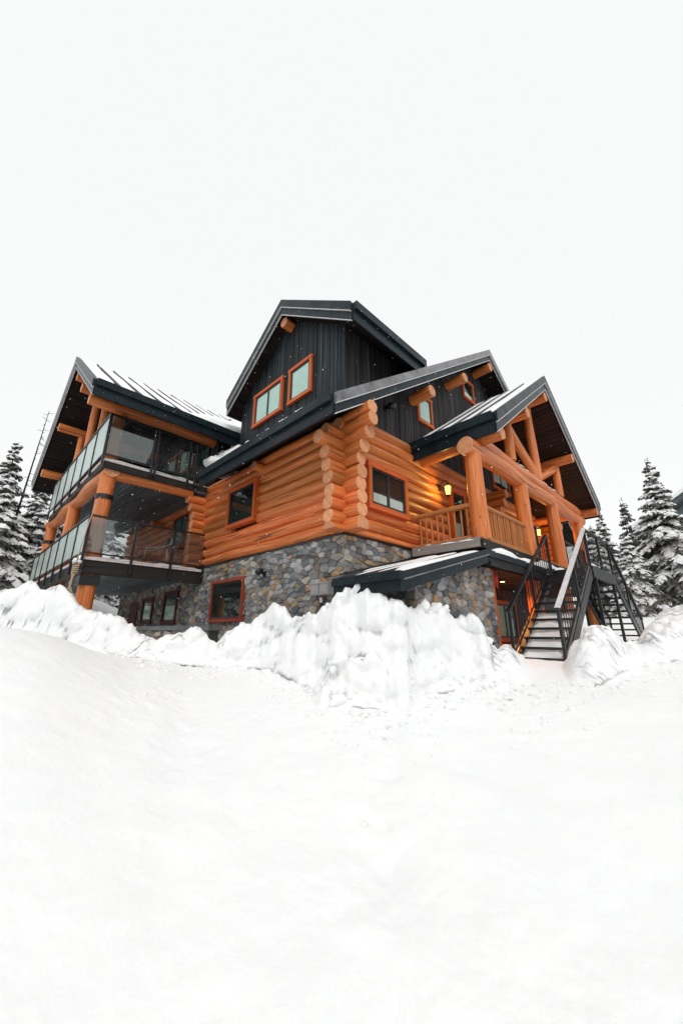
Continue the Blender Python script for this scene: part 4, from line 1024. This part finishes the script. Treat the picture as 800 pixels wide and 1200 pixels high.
def make_ground():
    a1 = np.radians(np.arange(-60, 60.001, .16)+45)
    a2 = np.radians(np.arange(63, 298, 4.)+45)
    A = np.concatenate([a1, a2]); nA = len(A)
    D = [.25]
    while D[-1] < 900:
        d = D[-1]; D.append(d+max(.012, d*.0065 if d < 4.4 else (.0115 if d < 9.2 else (.022 if d < 12 else d*.03))))
    D = np.array(D); nD = len(D)
    AA, DD = np.meshgrid(A, D); X = CAM[0]+DD*np.cos(AA); Y = CAM[1]+DD*np.sin(AA)
    Z = snow_z(X, Y)
    # push the bank faces in and out so that blocks of ploughed snow stand forward
    az = np.degrees(AA)-45; C = np.array(CREST)
    steep = np.gradient(Z, axis=0)/np.gradient(DD, axis=0)
    k = sstep((steep-.25)/.7)*sstep((14-DD)/2)*(DD > 4)
    sarc = np.radians(az)*DD
    push = .17*(lumps(sarc*1.7, Z*1.9+.2*DD, 91)-.25)+.10*(lumps(sarc*3.6+.2*DD, Z*4.0, 92)-.28)+.03*(lumps(sarc*8.5, Z*9.5, 94)-.3)+.06*fbm(sarc*4., Z*4.+DD*2, 93, 5, .55)
    DD2 = DD-k*push
    X = CAM[0]+DD2*np.cos(AA); Y = CAM[1]+DD2*np.sin(AA)
    V = np.stack([X, Y, Z], -1).reshape(-1, 3)
    c = np.array([[CAM[0], CAM[1], float(snow_z(np.array([CAM[0]+.01]), np.array([CAM[1]]))[0])]])
    V = np.concatenate([V, c])
    i = np.arange(nD-1)[:, None]; j = np.arange(nA)[None]; k = (j+1) % nA
    F = np.stack([i*nA+j, (i+1)*nA+j, (i+1)*nA+k, i*nA+k], -1).reshape(-1, 4)
    me = bpy.data.meshes.new('snow_ground')
    tri = np.stack([np.full(nA, nD*nA), np.arange(nA), (np.arange(nA)+1) % nA], -1)
    nV = len(V); me.vertices.add(nV); me.vertices.foreach_set('co', V.ravel())
    nl = len(F)*4+len(tri)*3; me.loops.add(nl); me.polygons.add(len(F)+len(tri))
    me.loops.foreach_set('vertex_index', np.concatenate([F.ravel(), tri.ravel()]).astype(np.int32))
    st_ = np.concatenate([np.arange(len(F))*4, len(F)*4+np.arange(len(tri))*3]).astype(np.int32)
    me.polygons.foreach_set('loop_start', st_)
    me.polygons.foreach_set('use_smooth', np.ones(len(F)+len(tri), bool))
    me.materials.append(MATS['snow']); me.update(calc_edges=True); me.validate()
    o = bpy.data.objects.new('snow_ground', me); COL.objects.link(o)
    tag(o, 'deep white snow over the ground, ploughed into lumpy banks in front of the house', 'snow', kind='structure')
make_ground()

# blocks of ploughed snow lying on and in the banks
def chunks():
    rg = np.random.default_rng(12); m = MB(); C = np.array(CREST)
    # rounded block: subdivided cube
    base = []; idx = {}; quads = []; K = 4
    def vid(p):
        if p not in idx: idx[p] = len(base); base.append(p)
        return idx[p]
    for ax in range(3):
        for sg in (0, K):
            for i in range(K):
                for j in range(K):
                    q = []
                    for (di, dj) in ((0, 0), (1, 0), (1, 1), (0, 1)):
                        p = [0, 0, 0]; p[ax] = sg; p[(ax+1) % 3] = i+di; p[(ax+2) % 3] = j+dj; q.append(vid(tuple(p)))
                    quads.append(tuple(q) if sg else tuple(q[::-1]))
    B = np.array(base, float)/K*2-1
    nrm = B/np.linalg.norm(B, axis=1)[:, None]
    n = 0
    while n < 520:
        az = rg.uniform(-50, 50); Dc = np.interp(az, C[:, 0], C[:, 1]); Db = np.interp(az, C[:, 0], C[:, 3])
        if Dc > 12: n += 1; continue
        u = rg.random(); D = Db-.3+(.35*(u/.75) if u < .75 else .9+.7*(u-.75)/.25)
        if (-30.5 < az < -22.5 and D > 6.2) or az < -34: n += 1; continue
        r = .012+.085*rg.random()**3.
        if u < .12: r *= .5
        x = CAM[0]+D*math.cos(R(az+45)); y = CAM[1]+D*math.sin(R(az+45))
        z = float(snow_z(np.array([x]), np.array([y]))[0])
        if z-ground_base(D) < .10 and rg.random() < .8: n += 1; continue
        rr = rg.uniform(.12, .55); S = B*(1-rr)+nrm*rr*1.05
        S = S*np.array([rg.uniform(.8, 1.35), rg.uniform(.8, 1.3), rg.uniform(.55, .95)])
        o1, o2, o3 = rg.uniform(0, 50, 3)
        S = S*(1+.5*(vnoise(S[:, 0]*1.5+o1, S[:, 1]*1.5+S[:, 2]*1.2+o2, 5)-.5)+.3*(vnoise(S[:, 0]*3.4+o3, S[:, 2]*3.4+S[:, 1]*2.2+o2, 6)-.5))[:, None]
        e = rg.normal(0, .45, 3); Rm = np.array(Matrix.Rotation(e[0], 3, 'X') @ Matrix.Rotation(e[1], 3, 'Y') @ Matrix.Rotation(rg.uniform(0, 6.28), 3, 'Z'))
        P = S @ Rm.T*r+np.array([x, y, z-.45*r])
        m.add(P.tolist(), quads, 'snow', True); n += 1
    # crumbs scattered in front of the banks
    for k in range(1300):
        az = rg.uniform(-48, 46); Db = np.interp(az, C[:, 0], C[:, 3]); D = Db+.25-abs(rg.normal(0, .75))
        x = CAM[0]+D*math.cos(R(az+45)); y = CAM[1]+D*math.sin(R(az+45)); z = float(snow_z(np.array([x]), np.array([y]))[0])
        r = .006+.028*rg.random()**3
        rr = rg.uniform(.2, .6); S = (B*(1-rr)+nrm*rr)*np.array([rg.uniform(.7, 1.5), rg.uniform(.7, 1.4), rg.uniform(.5, .9)])
        e = rg.normal(0, .5, 3); Rm = np.array(Matrix.Rotation(e[0], 3, 'X') @ Matrix.Rotation(e[1]*7, 3, 'Z')); P = S @ Rm.T*r+np.array([x, y, z])
        m.add(P[:].tolist(), quads, 'snow', True)
    o = m.build('snow_chunks'); tag(o, 'rounded chunks of ploughed snow lying over the banks', 'snow', kind='stuff')
chunks()

# ------------------------------------------------------------------ snow on roofs
def slope_snow(name, P, a0, a1, s0, s1, bay, thick, label, lower=.05, upper=None, seed=0, skip=0., gap=.09):
    """P(a, s, h): a along eave, s from eave up the slope, h normal to the slope"""
    rg = random.Random(seed); m = MB(); a = a0
    while a < a1-.05:
        b = min(a+bay, a1)
        if rg.random() >= skip:
            na = 7; ns = 14; lo = s0+abs(rg.gauss(0, lower)); V = []; F = []
            ph = rg.random()*6
            for i in range(ns+1):
                for j in range(na+1):
                    fa = j/na; fs = i/ns
                    aa = a+gap/2+(b-a-gap)*fa
                    ragged = lower*(.6*math.sin(fa*7+ph)+.4*math.sin(fa*17+ph*2)) if i == 0 else 0
                    ss = lo+ragged+(s1-lo)*fs
                    ed = min(fa, 1-fa)*2; h = thick*(.35+.65*min(1, ed*2.5)**.5)*(.35+.65*min(1, fs*9))*(1+.2*math.sin(ss*1.3+ph)+.06*math.sin(aa*9+ss*3))
                    if ed == 0 or i == 0 or i == ns: h = .002
                    V.append(P(aa, ss, h+.006))
            for i in range(ns):
                for j in range(na): q = i*(na+1)+j; F.append((q, q+1, q+na+2, q+na+1))
            n0 = len(V); V2 = [P(a+gap/2, lo, .001), P(b-gap/2, lo, .001), P(b-gap/2, s1, .001), P(a+gap/2, s1, .001)]
            m.add(V, F, 'roof_snow_mat', True)
        a = b
    o = m.build(name); tag(o, label, 'snow', kind='stuff'); return o
def slopeP(axis, s_eave, z_eave, sign, pitch):
    l = math.hypot(1, pitch); c, s = 1/l, pitch/l
    def P(a, t, h):
        u = s_eave+sign*(t*c)-sign*h*s; z = z_eave+t*s+h*c
        return Vector((a, u, z)) if axis == 'x' else Vector((u, a, z))
    return P
slope_snow('roof_snow', slopeP('x', 5.179, 8.605, 1, .722), -3.72, 1.9, .03, 5.8, .55, .05, 'thin snow between the metal seams of the balcony wing roof', seed=2, lower=.04)
slope_snow('roof_snow', slopeP('y', 2.425, 7.102, 1, .737), -2.22, .28, .05, 5.5, .55, .04, 'thin snow lying in strips on the porch roof', seed=4, lower=.12)
lp = lambda a, t, h: Vector((-.77+t*.967-h*.253, a, leanz(-.77)+t*.253+h*.967))
slope_snow('roof_snow', lp, -.54, -.07, .95, 2.95, .43, .05, 'snow on the small lean to roof close against the stone wall', seed=7, lower=.1, gap=.05)
slope_snow('roof_snow', lp, -1.82, -.56, .28, 2.95, .43, .055, 'snow on the front of the small lean to roof beside the porch', seed=6, lower=.12, gap=.04)
m = MB()
wp = slopeP('x', 5.179, 8.605, 1, .722); V = []; F = []; na, nb = 44, 22
for a in range(na+1):
    for b in range(nb+1):
        fa, fb = a/na, b/nb; x = -1.9+3.9*fa; wd = .35+4.2*fa**1.3; t = -.05*fa+wd*fb
        t += .07*math.sin(fa*31+3*math.sin(fa*13))*(b == 0)
        e = min(1, fa*3)*min(1, fb*5+.0)**.5*min(1, (1-fb)*3)*min(1, (1-fa)*9+.2)
        V.append(wp(x, t, .01+(.05+.30*fa)*e*(.75+.5*float(vnoise(np.array([x*1.6]), np.array([t*1.6]), 31)[0]))))
for a in range(na):
    for b in range(nb): q = a*(nb+1)+b; F.append((q, q+nb+1, q+nb+2, q+1))
m.add(V, F, 'roof_snow_mat', True)
for k in range(26):
    rgk = random.Random(k); x = rgk.uniform(-.2, 2.1); y = rgk.uniform(4.95, 5.9); z = 6.73+PITCH*(x+.916)
    m.blob((x, y, z+.1), rgk.uniform(.3, .6), rgk.uniform(.3, .5), rgk.uniform(.2, .5), 'roof_snow_mat', 14, 9, .15, k)
o = m.build('roof_snow'); tag(o, 'heap of drifted snow in the valley between dormer and balcony wing', 'snow', kind='stuff')
# snow along porch edge and on beam
def ridge(m, p, q, w, h, seed, n=40):
    p = Vector(p); q = Vector(q); d = (q-p).normalized(); t = Vector((-d.y, d.x, 0)); rg = random.Random(seed); V = []; F = []; K = 7
    for i in range(n+1):
        f = i/n; ww = w*(1+.35*(vn1(f*9+seed)-.5)*2); hh = h*(1+.6*(vn1(f*13+seed*3)-.5)*2)*min(1, 8*f+.2, 8*(1-f)+.2)
        for j in range(K):
            a = math.pi*j/(K-1); V.append(p+(q-p)*f+t*(math.cos(a)*ww/2)+Vector((0, 0, math.sin(a)*hh)))
    for i in range(n):
        for j in range(K-1): F.append((i*K+j, (i+1)*K+j, (i+1)*K+j+1, i*K+j+1))
    m.add(V, F, 'roof_snow_mat', True)
def vn1(x): return float(vnoise(np.array([x]), np.array([.37]), 77)[0])
m = MB(); y = .15; k = 0
while y < 4.6:
    L_ = .18+.75*vn1(k*1.7+3); e_ = min(4.68, y+L_); ridge(m, (-.985, y, 6.745), (-.985, e_, 6.745), .09, .018+.035*vn1(k*2.3), k+20, 14); y = e_+.02+.22*max(0, vn1(k*3.1+9)-.35); k += 1
o = m.build('roof_snow'); tag(o, 'thin broken line of snow along the main eave below the dormer', 'snow', kind='stuff')
m = MB()
ridge(m, (2.2, -1.83, 4.02), (9.2, -1.83, 4.02), .16, .16, 1, 90)
ridge(m, (2.16, -.3, 4.30), (2.16, -1.75, 4.26), .12, .05, 5)
o = m.build('porch_snow'); tag(o, 'ridge of snow along the outer edge of the porch deck', 'snow', kind='stuff')
m = MB(); ridge(m, (5.1, -1.60, 6.95), (6.7, -1.60, 6.95), .20, .06, 2); ridge(m, (7.0, -1.60, 6.95), (8.9, -1.60, 6.95), .20, .06, 3)
o = m.build('beam_snow'); tag(o, 'thin snow lying on the upper porch beam', 'snow', kind='stuff')
m = MB(); ridge(m, (-.1, 5.95, 4.235), (-3.05, 5.95, 4.235), .11, .05, 7); ridge(m, (-.65, 5.95, 6.895), (-3.05, 5.95, 6.895), .11, .04, 8)
o = m.build('balcony_snow'); tag(o, 'thin snow at the foot of the balcony glass panels', 'snow', kind='stuff')
m = MB(); V = []; F = []; na, nb = 60, 16
for a in range(na+1):
    for b in range(nb+1):
        f = .52+.56*a/na; g = b/nb; x = X0+(X1-X0)*f; z = Z0+(Z1-Z0)*f
        e = min(1, 5*min(g, 1-g)+.15)*min(1, 7*a/na+.02)
        V.append((x, Y1+.05+(Y0-Y1-.10)*g, z-.07+.085*e*(.55+.9*vn1(f*23+g*3)*(.6+.8*vn1(g*5+f*9+4)))))
for a in range(na):
    for b in range(nb): q = a*(nb+1)+b; F.append((q, q+nb+1, q+nb+2, q+1))
m.add(V, F, 'roof_snow_mat', True)
o = m.build('stair_snow'); tag(o, 'trodden snow filling the lower steps of the steel stairs', 'snow', kind='stuff')

# ------------------------------------------------------------------ trees
def spruce(base, height, radius, seed, label, group='snowy spruce trees around the house', dens=1., snow=.75, droop=1.):
    rg = random.Random(seed); root = empty('spruce_tree', base); tag(root, label, 'tree', group)
    bx, by, bz = base
    m = MB(); lean = Vector((rg.uniform(-.02, .02), rg.uniform(-.02, .02), 1))
    m.tube([Vector(base)+lean*(height*f) for f in (0, .25, .5, .75, 1)], [.028*height*.7, .020*height*.7, .014*height*.7, .007*height*.7, .01], 'bark', 8); m.build('trunk', root)
    V = []; F = []; MI = []
    def leaf(p, d, side, L, w, mi, dz):
        """a needle spray: two thin facets folded down from a spine"""
        o = len(V); q = p+d*L
        V.extend([p, p+d*(L*.45)+side*w+Vector((0, 0, -dz)), q+Vector((0, 0, -dz*.7)), p+d*(L*.45)-side*w+Vector((0, 0, -dz)), p+d*(L*.5)+Vector((0, 0, w*.25))])
        F.extend([(o, o+1, o+4), (o+1, o+2, o+4), (o+2, o+3, o+4), (o+3, o, o+4)]); MI.extend([mi]*4)
    def snowpad(p, d, side, L, w, h):
        o = len(V); up = Vector((0, 0, 1))
        ring0 = []
        for k, (f, ww) in enumerate(((0., .35), (.3, 1.), (.65, .9), (1., .25))):
            c = p+d*(L*f)+Vector((0, 0, -.18*L*f*f))
            j = rg.uniform(.75, 1.25)
            V.extend([c-side*w*ww*j, c+up*h*ww*j, c+side*w*ww*j])
        for k in range(3):
            a = o+k*3; F.extend([(a, a+3, a+4, a+1), (a+1, a+4, a+5, a+2)]); MI.extend([1, 1])
    z = height*.07; 
    while z < height*.97:
        f = z/height; Rr = radius*(1-f)**1.12*(1.05-.3*max(0, .12-f)/.12)
        nb = max(4, int((5+5*(1-f))*dens)); a0 = rg.random()*6.28
        for k in range(nb):
            a = a0+k*6.283/nb+rg.uniform(-.35, .35); L = Rr*rg.uniform(.5, 1.25)+.10
            zz = z+rg.uniform(-.10, .10)*height*.05*6
            d0 = Vector((math.cos(a), math.sin(a), 0)); sd = Vector((-math.sin(a), math.cos(a), 0))
            dr = (.30+.42*(1-f))*droop*rg.uniform(.55, 1.45)
            if f > .82: dr -= .55*(f-.82)/.18
            base_p = Vector((bx, by, bz+zz))+lean*0
            def pos(t): return base_p+d0*(L*t)+Vector((0, 0, -dr*L*(t*t*.75+t*.15)+.10*L*max(0, t-.75)))
            n = max(4, int(L*6.5*dens)+3); heavy = rg.random() < snow
            for i in range(n):
                t = (i+.6)/n; p = pos(t); tw = L*.42*(1.05-t)+.12
                for sg in (-1, 1):
                    ang = rg.uniform(.55, 1.1); d = (d0*math.cos(ang)+sd*sg*math.sin(ang)+Vector((0, 0, rg.uniform(-.55, -.1)))).normalized()
                    s2 = d.cross(Vector((0, 0, 1))).normalized(); l2 = tw*rg.uniform(.7, 1.2)
                    leaf(p, d, s2, l2, .05+.09*l2, 0, .03+.12*l2)
                    if rg.random() < .55: leaf(p+d*l2*.4, (d+Vector((0, 0, -.7))).normalized(), s2, l2*.6, .04+.05*l2, 0, .06)
                    if heavy and rg.random() < .5: snowpad(p+d*l2*.45+Vector((0, 0, .03)), (d+Vector((0, 0, -.35))).normalized(), s2, l2*.6, .04+.06*l2, .04+.05*l2)
                    if heavy and rg.random() < .95: snowpad(p+Vector((0, 0, .02)), d, s2, l2*rg.uniform(.7, 1.05), .05+.10*l2, .035+.07*l2)
            leaf(pos(.8), (pos(1.)-pos(.8)).normalized(), sd, L*.25, .07, 0, .05)
            if heavy:
                for i in range(3):
                    t = .2+.27*i; snowpad(pos(t)+Vector((0, 0, .03)), (pos(t+.25)-pos(t)).normalized(), sd, L*.32, .06+.09*L, .06+.05*L)
        z += height*(.030+.012*rg.random())*(1.15-.35*f)/max(.6, dens**.5)
    tip = Vector((bx, by, bz+height))
    for k in range(6): a = k; leaf(tip-Vector((0, 0, .06*k)), Vector((math.cos(a)*.5, math.sin(a)*.5, .8)).normalized(), Vector((-math.sin(a), math.cos(a), 0)), .16, .03, 0, 0)
    me = bpy.data.meshes.new('crown'); me.from_pydata([tuple(v) for v in V], [], F)
    me.materials.append(MATS['needles']); me.materials.append(MATS['roof_snow_mat'])
    me.polygons.foreach_set('material_index', MI); me.update()
    o = bpy.data.objects.new('crown', me); COL.objects.link(o); put(o, root)
    return root
spruce((20.75, -3.38, 3.2), 8.55, 2.75, 1, 'tall snow laden spruce on the right whose tip rises highest beside the neighbouring roof', dens=1.15, snow=.85)
spruce((28.5, -.82, 3.4), 8.6, 2.2, 2, 'slim dark spruce rising behind the steel stairs, left of the tallest right hand spruce', snow=.5)
spruce((25.4, .25, 3.4), 7.0, 2.0, 3, 'spruce with its tip just clear of the lower end of the porch roof', snow=.6)
spruce((21.4, .1, 3.2), 5.4, 1.9, 4, 'snow covered spruce directly behind the top of the stairs under the porch roof end', snow=.9)
spruce((19.6, -1.75, 3.0), 4.5, 1.9, 5, 'short broad young spruce bowed under snow beside the stairs', snow=1., droop=1.3)
spruce((21.5, -5.9, 3.0), 4.2, 2.2, 6, 'broad spruce at the right edge of the view in front of the neighbouring house', snow=.85)
spruce((31, -2.4, 3.6), 7.4, 2.2, 10, 'far grey green spruce half hidden behind the tallest right hand spruce', snow=.5)
spruce((-4.44, 18.87, 3.0), 8.6, 2.9, 11, 'tall spruce on the left with its tip clear against the sky beside the bare trunk', snow=.85)
spruce((-5.9, 18.2, 3.0), 8.0, 3.0, 12, 'spruce at the left edge of the view, crown cut by the frame', snow=.9)
spruce((-4.5, 16.6, 2.8), 6.5, 2.7, 13, 'wide snow laden spruce just beyond the corner of the glass balconies', snow=1., dens=1.1)
spruce((-1.6, 21.5, 3.0), 7.2, 2.8, 14, 'spruce behind the balcony wing, seen between the log posts', snow=.8)
spruce((-6.2, 15.2, 2.6), 4.2, 1.7, 15, 'small spruce at the far left edge standing in front of the taller ones', snow=.9)
spruce((-2.55, 17.6, 2.8), 3.6, 1.7, 16, 'low spruce heaped with snow just past the far end of the balconies', snow=1.)
spruce((.3, 19.0, 2.9), 7.6, 2.5, 17, 'snowy spruce straight behind the lower balcony, seen through its glass', snow=.95)
spruce((-2.95, 19.2, 2.9), 7.3, 2.3, 18, 'snow laden spruce filling the gap between balcony roof edge and dead trunk', snow=1.)
# bare dead tree
o = empty('dead_tree', (-3.73, 16.5, 2.8)); tag(o, 'bare leaning dead trunk with short twigs rising past the balcony roof edge', 'tree')
m = MB(); P0 = Vector((-4.05, 16.6, 2.8)); P1 = Vector((-3.72, 16.6, 12.8)); m.tube([P0, P0.lerp(P1, .5), P1], [.06, .042, .010], 'bark', 8); m.build('trunk', o)
rg = random.Random(5)
for k in range(34):
    f = rg.uniform(.45, .985); c = P0.lerp(P1, f); a = rg.uniform(0, 6.28); l = rg.uniform(.35, 1.3)*(1.25-f)
    d = Vector((math.cos(a), math.sin(a), rg.uniform(-.35, .25)))
    m = MB(); m.tube([c, c+d*l*.6+Vector((0, 0, -.05*l)), c+d*l+Vector((0, 0, .12*l))], [.014, .009, .004], 'bark', 5); m.build('branch', o)

# wood on the other side of the clearing: one mass, seen mirrored in the panes
def wood():
    tr = spruce((0, 0, 0), 10., 2.6, 77, 'x', dens=.55, snow=.6)
    cr = [c for c in tr.children if c.name.startswith('crown')][0]; me = cr.data
    co = np.empty(len(me.vertices)*3); me.vertices.foreach_get('co', co); co = co.reshape(-1, 3)
    idx = np.empty(len(me.polygons), np.int32); me.polygons.foreach_get('material_index', idx)
    F = [tuple(p.vertices) for p in me.polygons]; rg = random.Random(9); VV = []; FF = []; MM = []
    for k in range(30):
        a = R(225+(k-14.5)*7.2+rg.uniform(-3, 3)); D = rg.uniform(17, 27); s = rg.uniform(1.0, 1.7); t = rg.uniform(0, 6.28); o = len(VV)
        x, y = CAM[0]+D*math.cos(a), CAM[1]+D*math.sin(a); c_, s_ = math.cos(t)*s, math.sin(t)*s
        VV += [(x+c_*p[0]-s_*p[1], y+s_*p[0]+c_*p[1], 1.5+p[2]*s) for p in co]; FF += [tuple(i+o for i in f) for f in F]; MM += list(idx)
    for c in list(tr.children): bpy.data.objects.remove(c)
    bpy.data.objects.remove(tr)
    m2 = bpy.data.meshes.new('forest'); m2.from_pydata(VV, [], FF); m2.materials.append(MATS['needles']); m2.materials.append(MATS['roof_snow_mat'])
    m2.polygons.foreach_set('material_index', np.array(MM, np.int32)); m2.update()
    o = bpy.data.objects.new('forest', m2); COL.objects.link(o); tag(o, 'dark snowy spruce wood across the clearing opposite the house', 'forest', kind='stuff')
wood()

# ------------------------------------------------------------------ neighbouring house
o = empty('neighbor_house', (29, -6.5, 3.4)); tag(o, 'grey blue house with a snowy roof half hidden by the tall spruce', 'house')
DZ = .55
m = MB(); Mn = lambda a, z, d: Vector((26.9-d, -2.35-a, z))
boards(m, Mn, [(0, 3), (9, 3), (9, 9.0), (4.65, 12.2), (.0, 9.15)], .3, -.06, 0, 'neighbor_wall')
m.box(26.98, 34, -11.3, -2.4, 3, 8.4, 'neighbor_wall'); m.build('wall', o)
m = MB()
m.prism([(26.4, -1.35, 9.10), (26.4, -7., 12.70), (26.4, -7., 12.45), (26.4, -1.35, 8.85)], (8, 0, 0), 'neighbor_wall')
m.prism([(26.4, -12.65, 9.10), (26.4, -7., 12.70), (26.4, -7., 12.45), (26.4, -12.65, 8.85)], (8, 0, 0), 'neighbor_wall'); r_ = m.build('roof', o)
m = MB()
m.prism([(26.3, -1.30, 9.15), (26.3, -7., 12.75), (26.3, -7., 13.05), (26.3, -1.30, 9.40)], (8.1, 0, 0), 'roof_snow_mat'); m.prism([(26.3, -12.7, 9.15), (26.3, -7., 12.75), (26.3, -7., 13.05), (26.3, -12.7, 9.40)], (8.1, 0, 0), 'roof_snow_mat')
q = m.build('roof_snow'); tag(q, 'thick snow on the roof of the neighbouring grey house', 'snow', kind='stuff')

# ------------------------------------------------------------------ falling snow
def flakes():
    rg = np.random.default_rng(4); n = 2200
    az = np.radians(45+rg.uniform(-46, 46, n)); D = rg.uniform(2.2, 13, n)**1.0; zz = rg.uniform(1.6, 13, n)
    V = []; F = []
    for i in range(n):
        c = np.array([CAM[0]+D[i]*math.cos(az[i]), CAM[1]+D[i]*math.sin(az[i]), zz[i]]); r = rg.uniform(.0025, .0065)*(1 if D[i] > 4 else .5)
        o = len(V)
        pts = [(r, 0, 0), (-r, 0, 0), (0, r, 0), (0, -r, 0), (0, 0, r*rg.uniform(1, 2)), (0, 0, -r*rg.uniform(1, 2))]
        V += [tuple(c+np.array(p)*rg.uniform(.7, 1.2)) for p in pts]
        F += [tuple(o+k for k in t) for t in ((0, 2, 4), (2, 1, 4), (1, 3, 4), (3, 0, 4), (2, 0, 5), (1, 2, 5), (3, 1, 5), (0, 3, 5))]
    me = bpy.data.meshes.new('falling_snow'); me.from_pydata(V, [], F); me.materials.append(MATS['snow_flake'])
    o = bpy.data.objects.new('falling_snow', me); COL.objects.link(o); tag(o, 'light snowflakes falling through the air in front of the house', 'snow', kind='stuff')
flakes()

# ------------------------------------------------------------------ sky, sun, camera
w = bpy.data.worlds.new('World'); SC.world = w; w.use_nodes = True
nt = w.node_tree; nt.nodes.clear(); n = N(nt)
SUN_EL, SUN_AZ = 48, 232       # azimuth of the sun direction measured in the XY plane from +X
sky = n('ShaderNodeTexSky', sky_type='NISHITA', sun_disc=False, sun_elevation=R(SUN_EL), sun_rotation=R(90-SUN_AZ))
grey = n('ShaderNodeHueSaturation', {'Color': sky.outputs[0], 'Saturation': .08, 'Value': .9}).outputs[0]
mixn = n.mix(.86, grey, (10.0, 10.15, 10.18))
bg = n('ShaderNodeBackground', {'Color': mixn, 'Strength': .1}).outputs[0]
ow = nt.nodes.new('ShaderNodeOutputWorld'); nt.links.new(bg, ow.inputs[0])
sl = bpy.data.lights.new('sun', 'SUN'); sl.energy = 1.15; sl.angle = R(24); sl.color = (1, .97, .93)
so = bpy.data.objects.new('sun', sl); COL.objects.link(so)
dv = Vector((math.cos(R(SUN_EL))*math.cos(R(SUN_AZ)), math.cos(R(SUN_EL))*math.sin(R(SUN_AZ)), math.sin(R(SUN_EL))))
so.rotation_euler = dv.to_track_quat('Z', 'Y').to_euler(); so.location = dv*60

cd = bpy.data.cameras.new('camera'); cam = bpy.data.objects.new('camera', cd); COL.objects.link(cam); SC.camera = cam
pt_, ro_, ya_ = R(17.4832), R(.0637), R(45.0194)
Fw = Vector((math.cos(pt_)*math.cos(ya_), math.cos(pt_)*math.sin(ya_), math.sin(pt_))); Rv = Vector((math.sin(ya_), -math.cos(ya_), 0)); Up = Rv.cross(Fw)
R2 = Rv*math.cos(ro_)+Up*math.sin(ro_); U2 = -Rv*math.sin(ro_)+Up*math.cos(ro_)
Mx = Matrix((( R2.x, U2.x, -Fw.x, CAM[0]), (R2.y, U2.y, -Fw.y, CAM[1]), (R2.z, U2.z, -Fw.z, CAM[2]), (0, 0, 0, 1)))
cam.matrix_world = Mx
cd.sensor_fit = 'HORIZONTAL'; cd.sensor_width = 36; cd.lens = 448.817/800*36; cd.clip_start = .05; cd.clip_end = 2000

vs = SC.view_settings; vs.view_transform = 'Standard'; vs.look = 'None'; vs.exposure = .08; vs.gamma = 1
SC.cycles.max_bounces = 12; SC.cycles.diffuse_bounces = 8; SC.cycles.transparent_max_bounces = 16
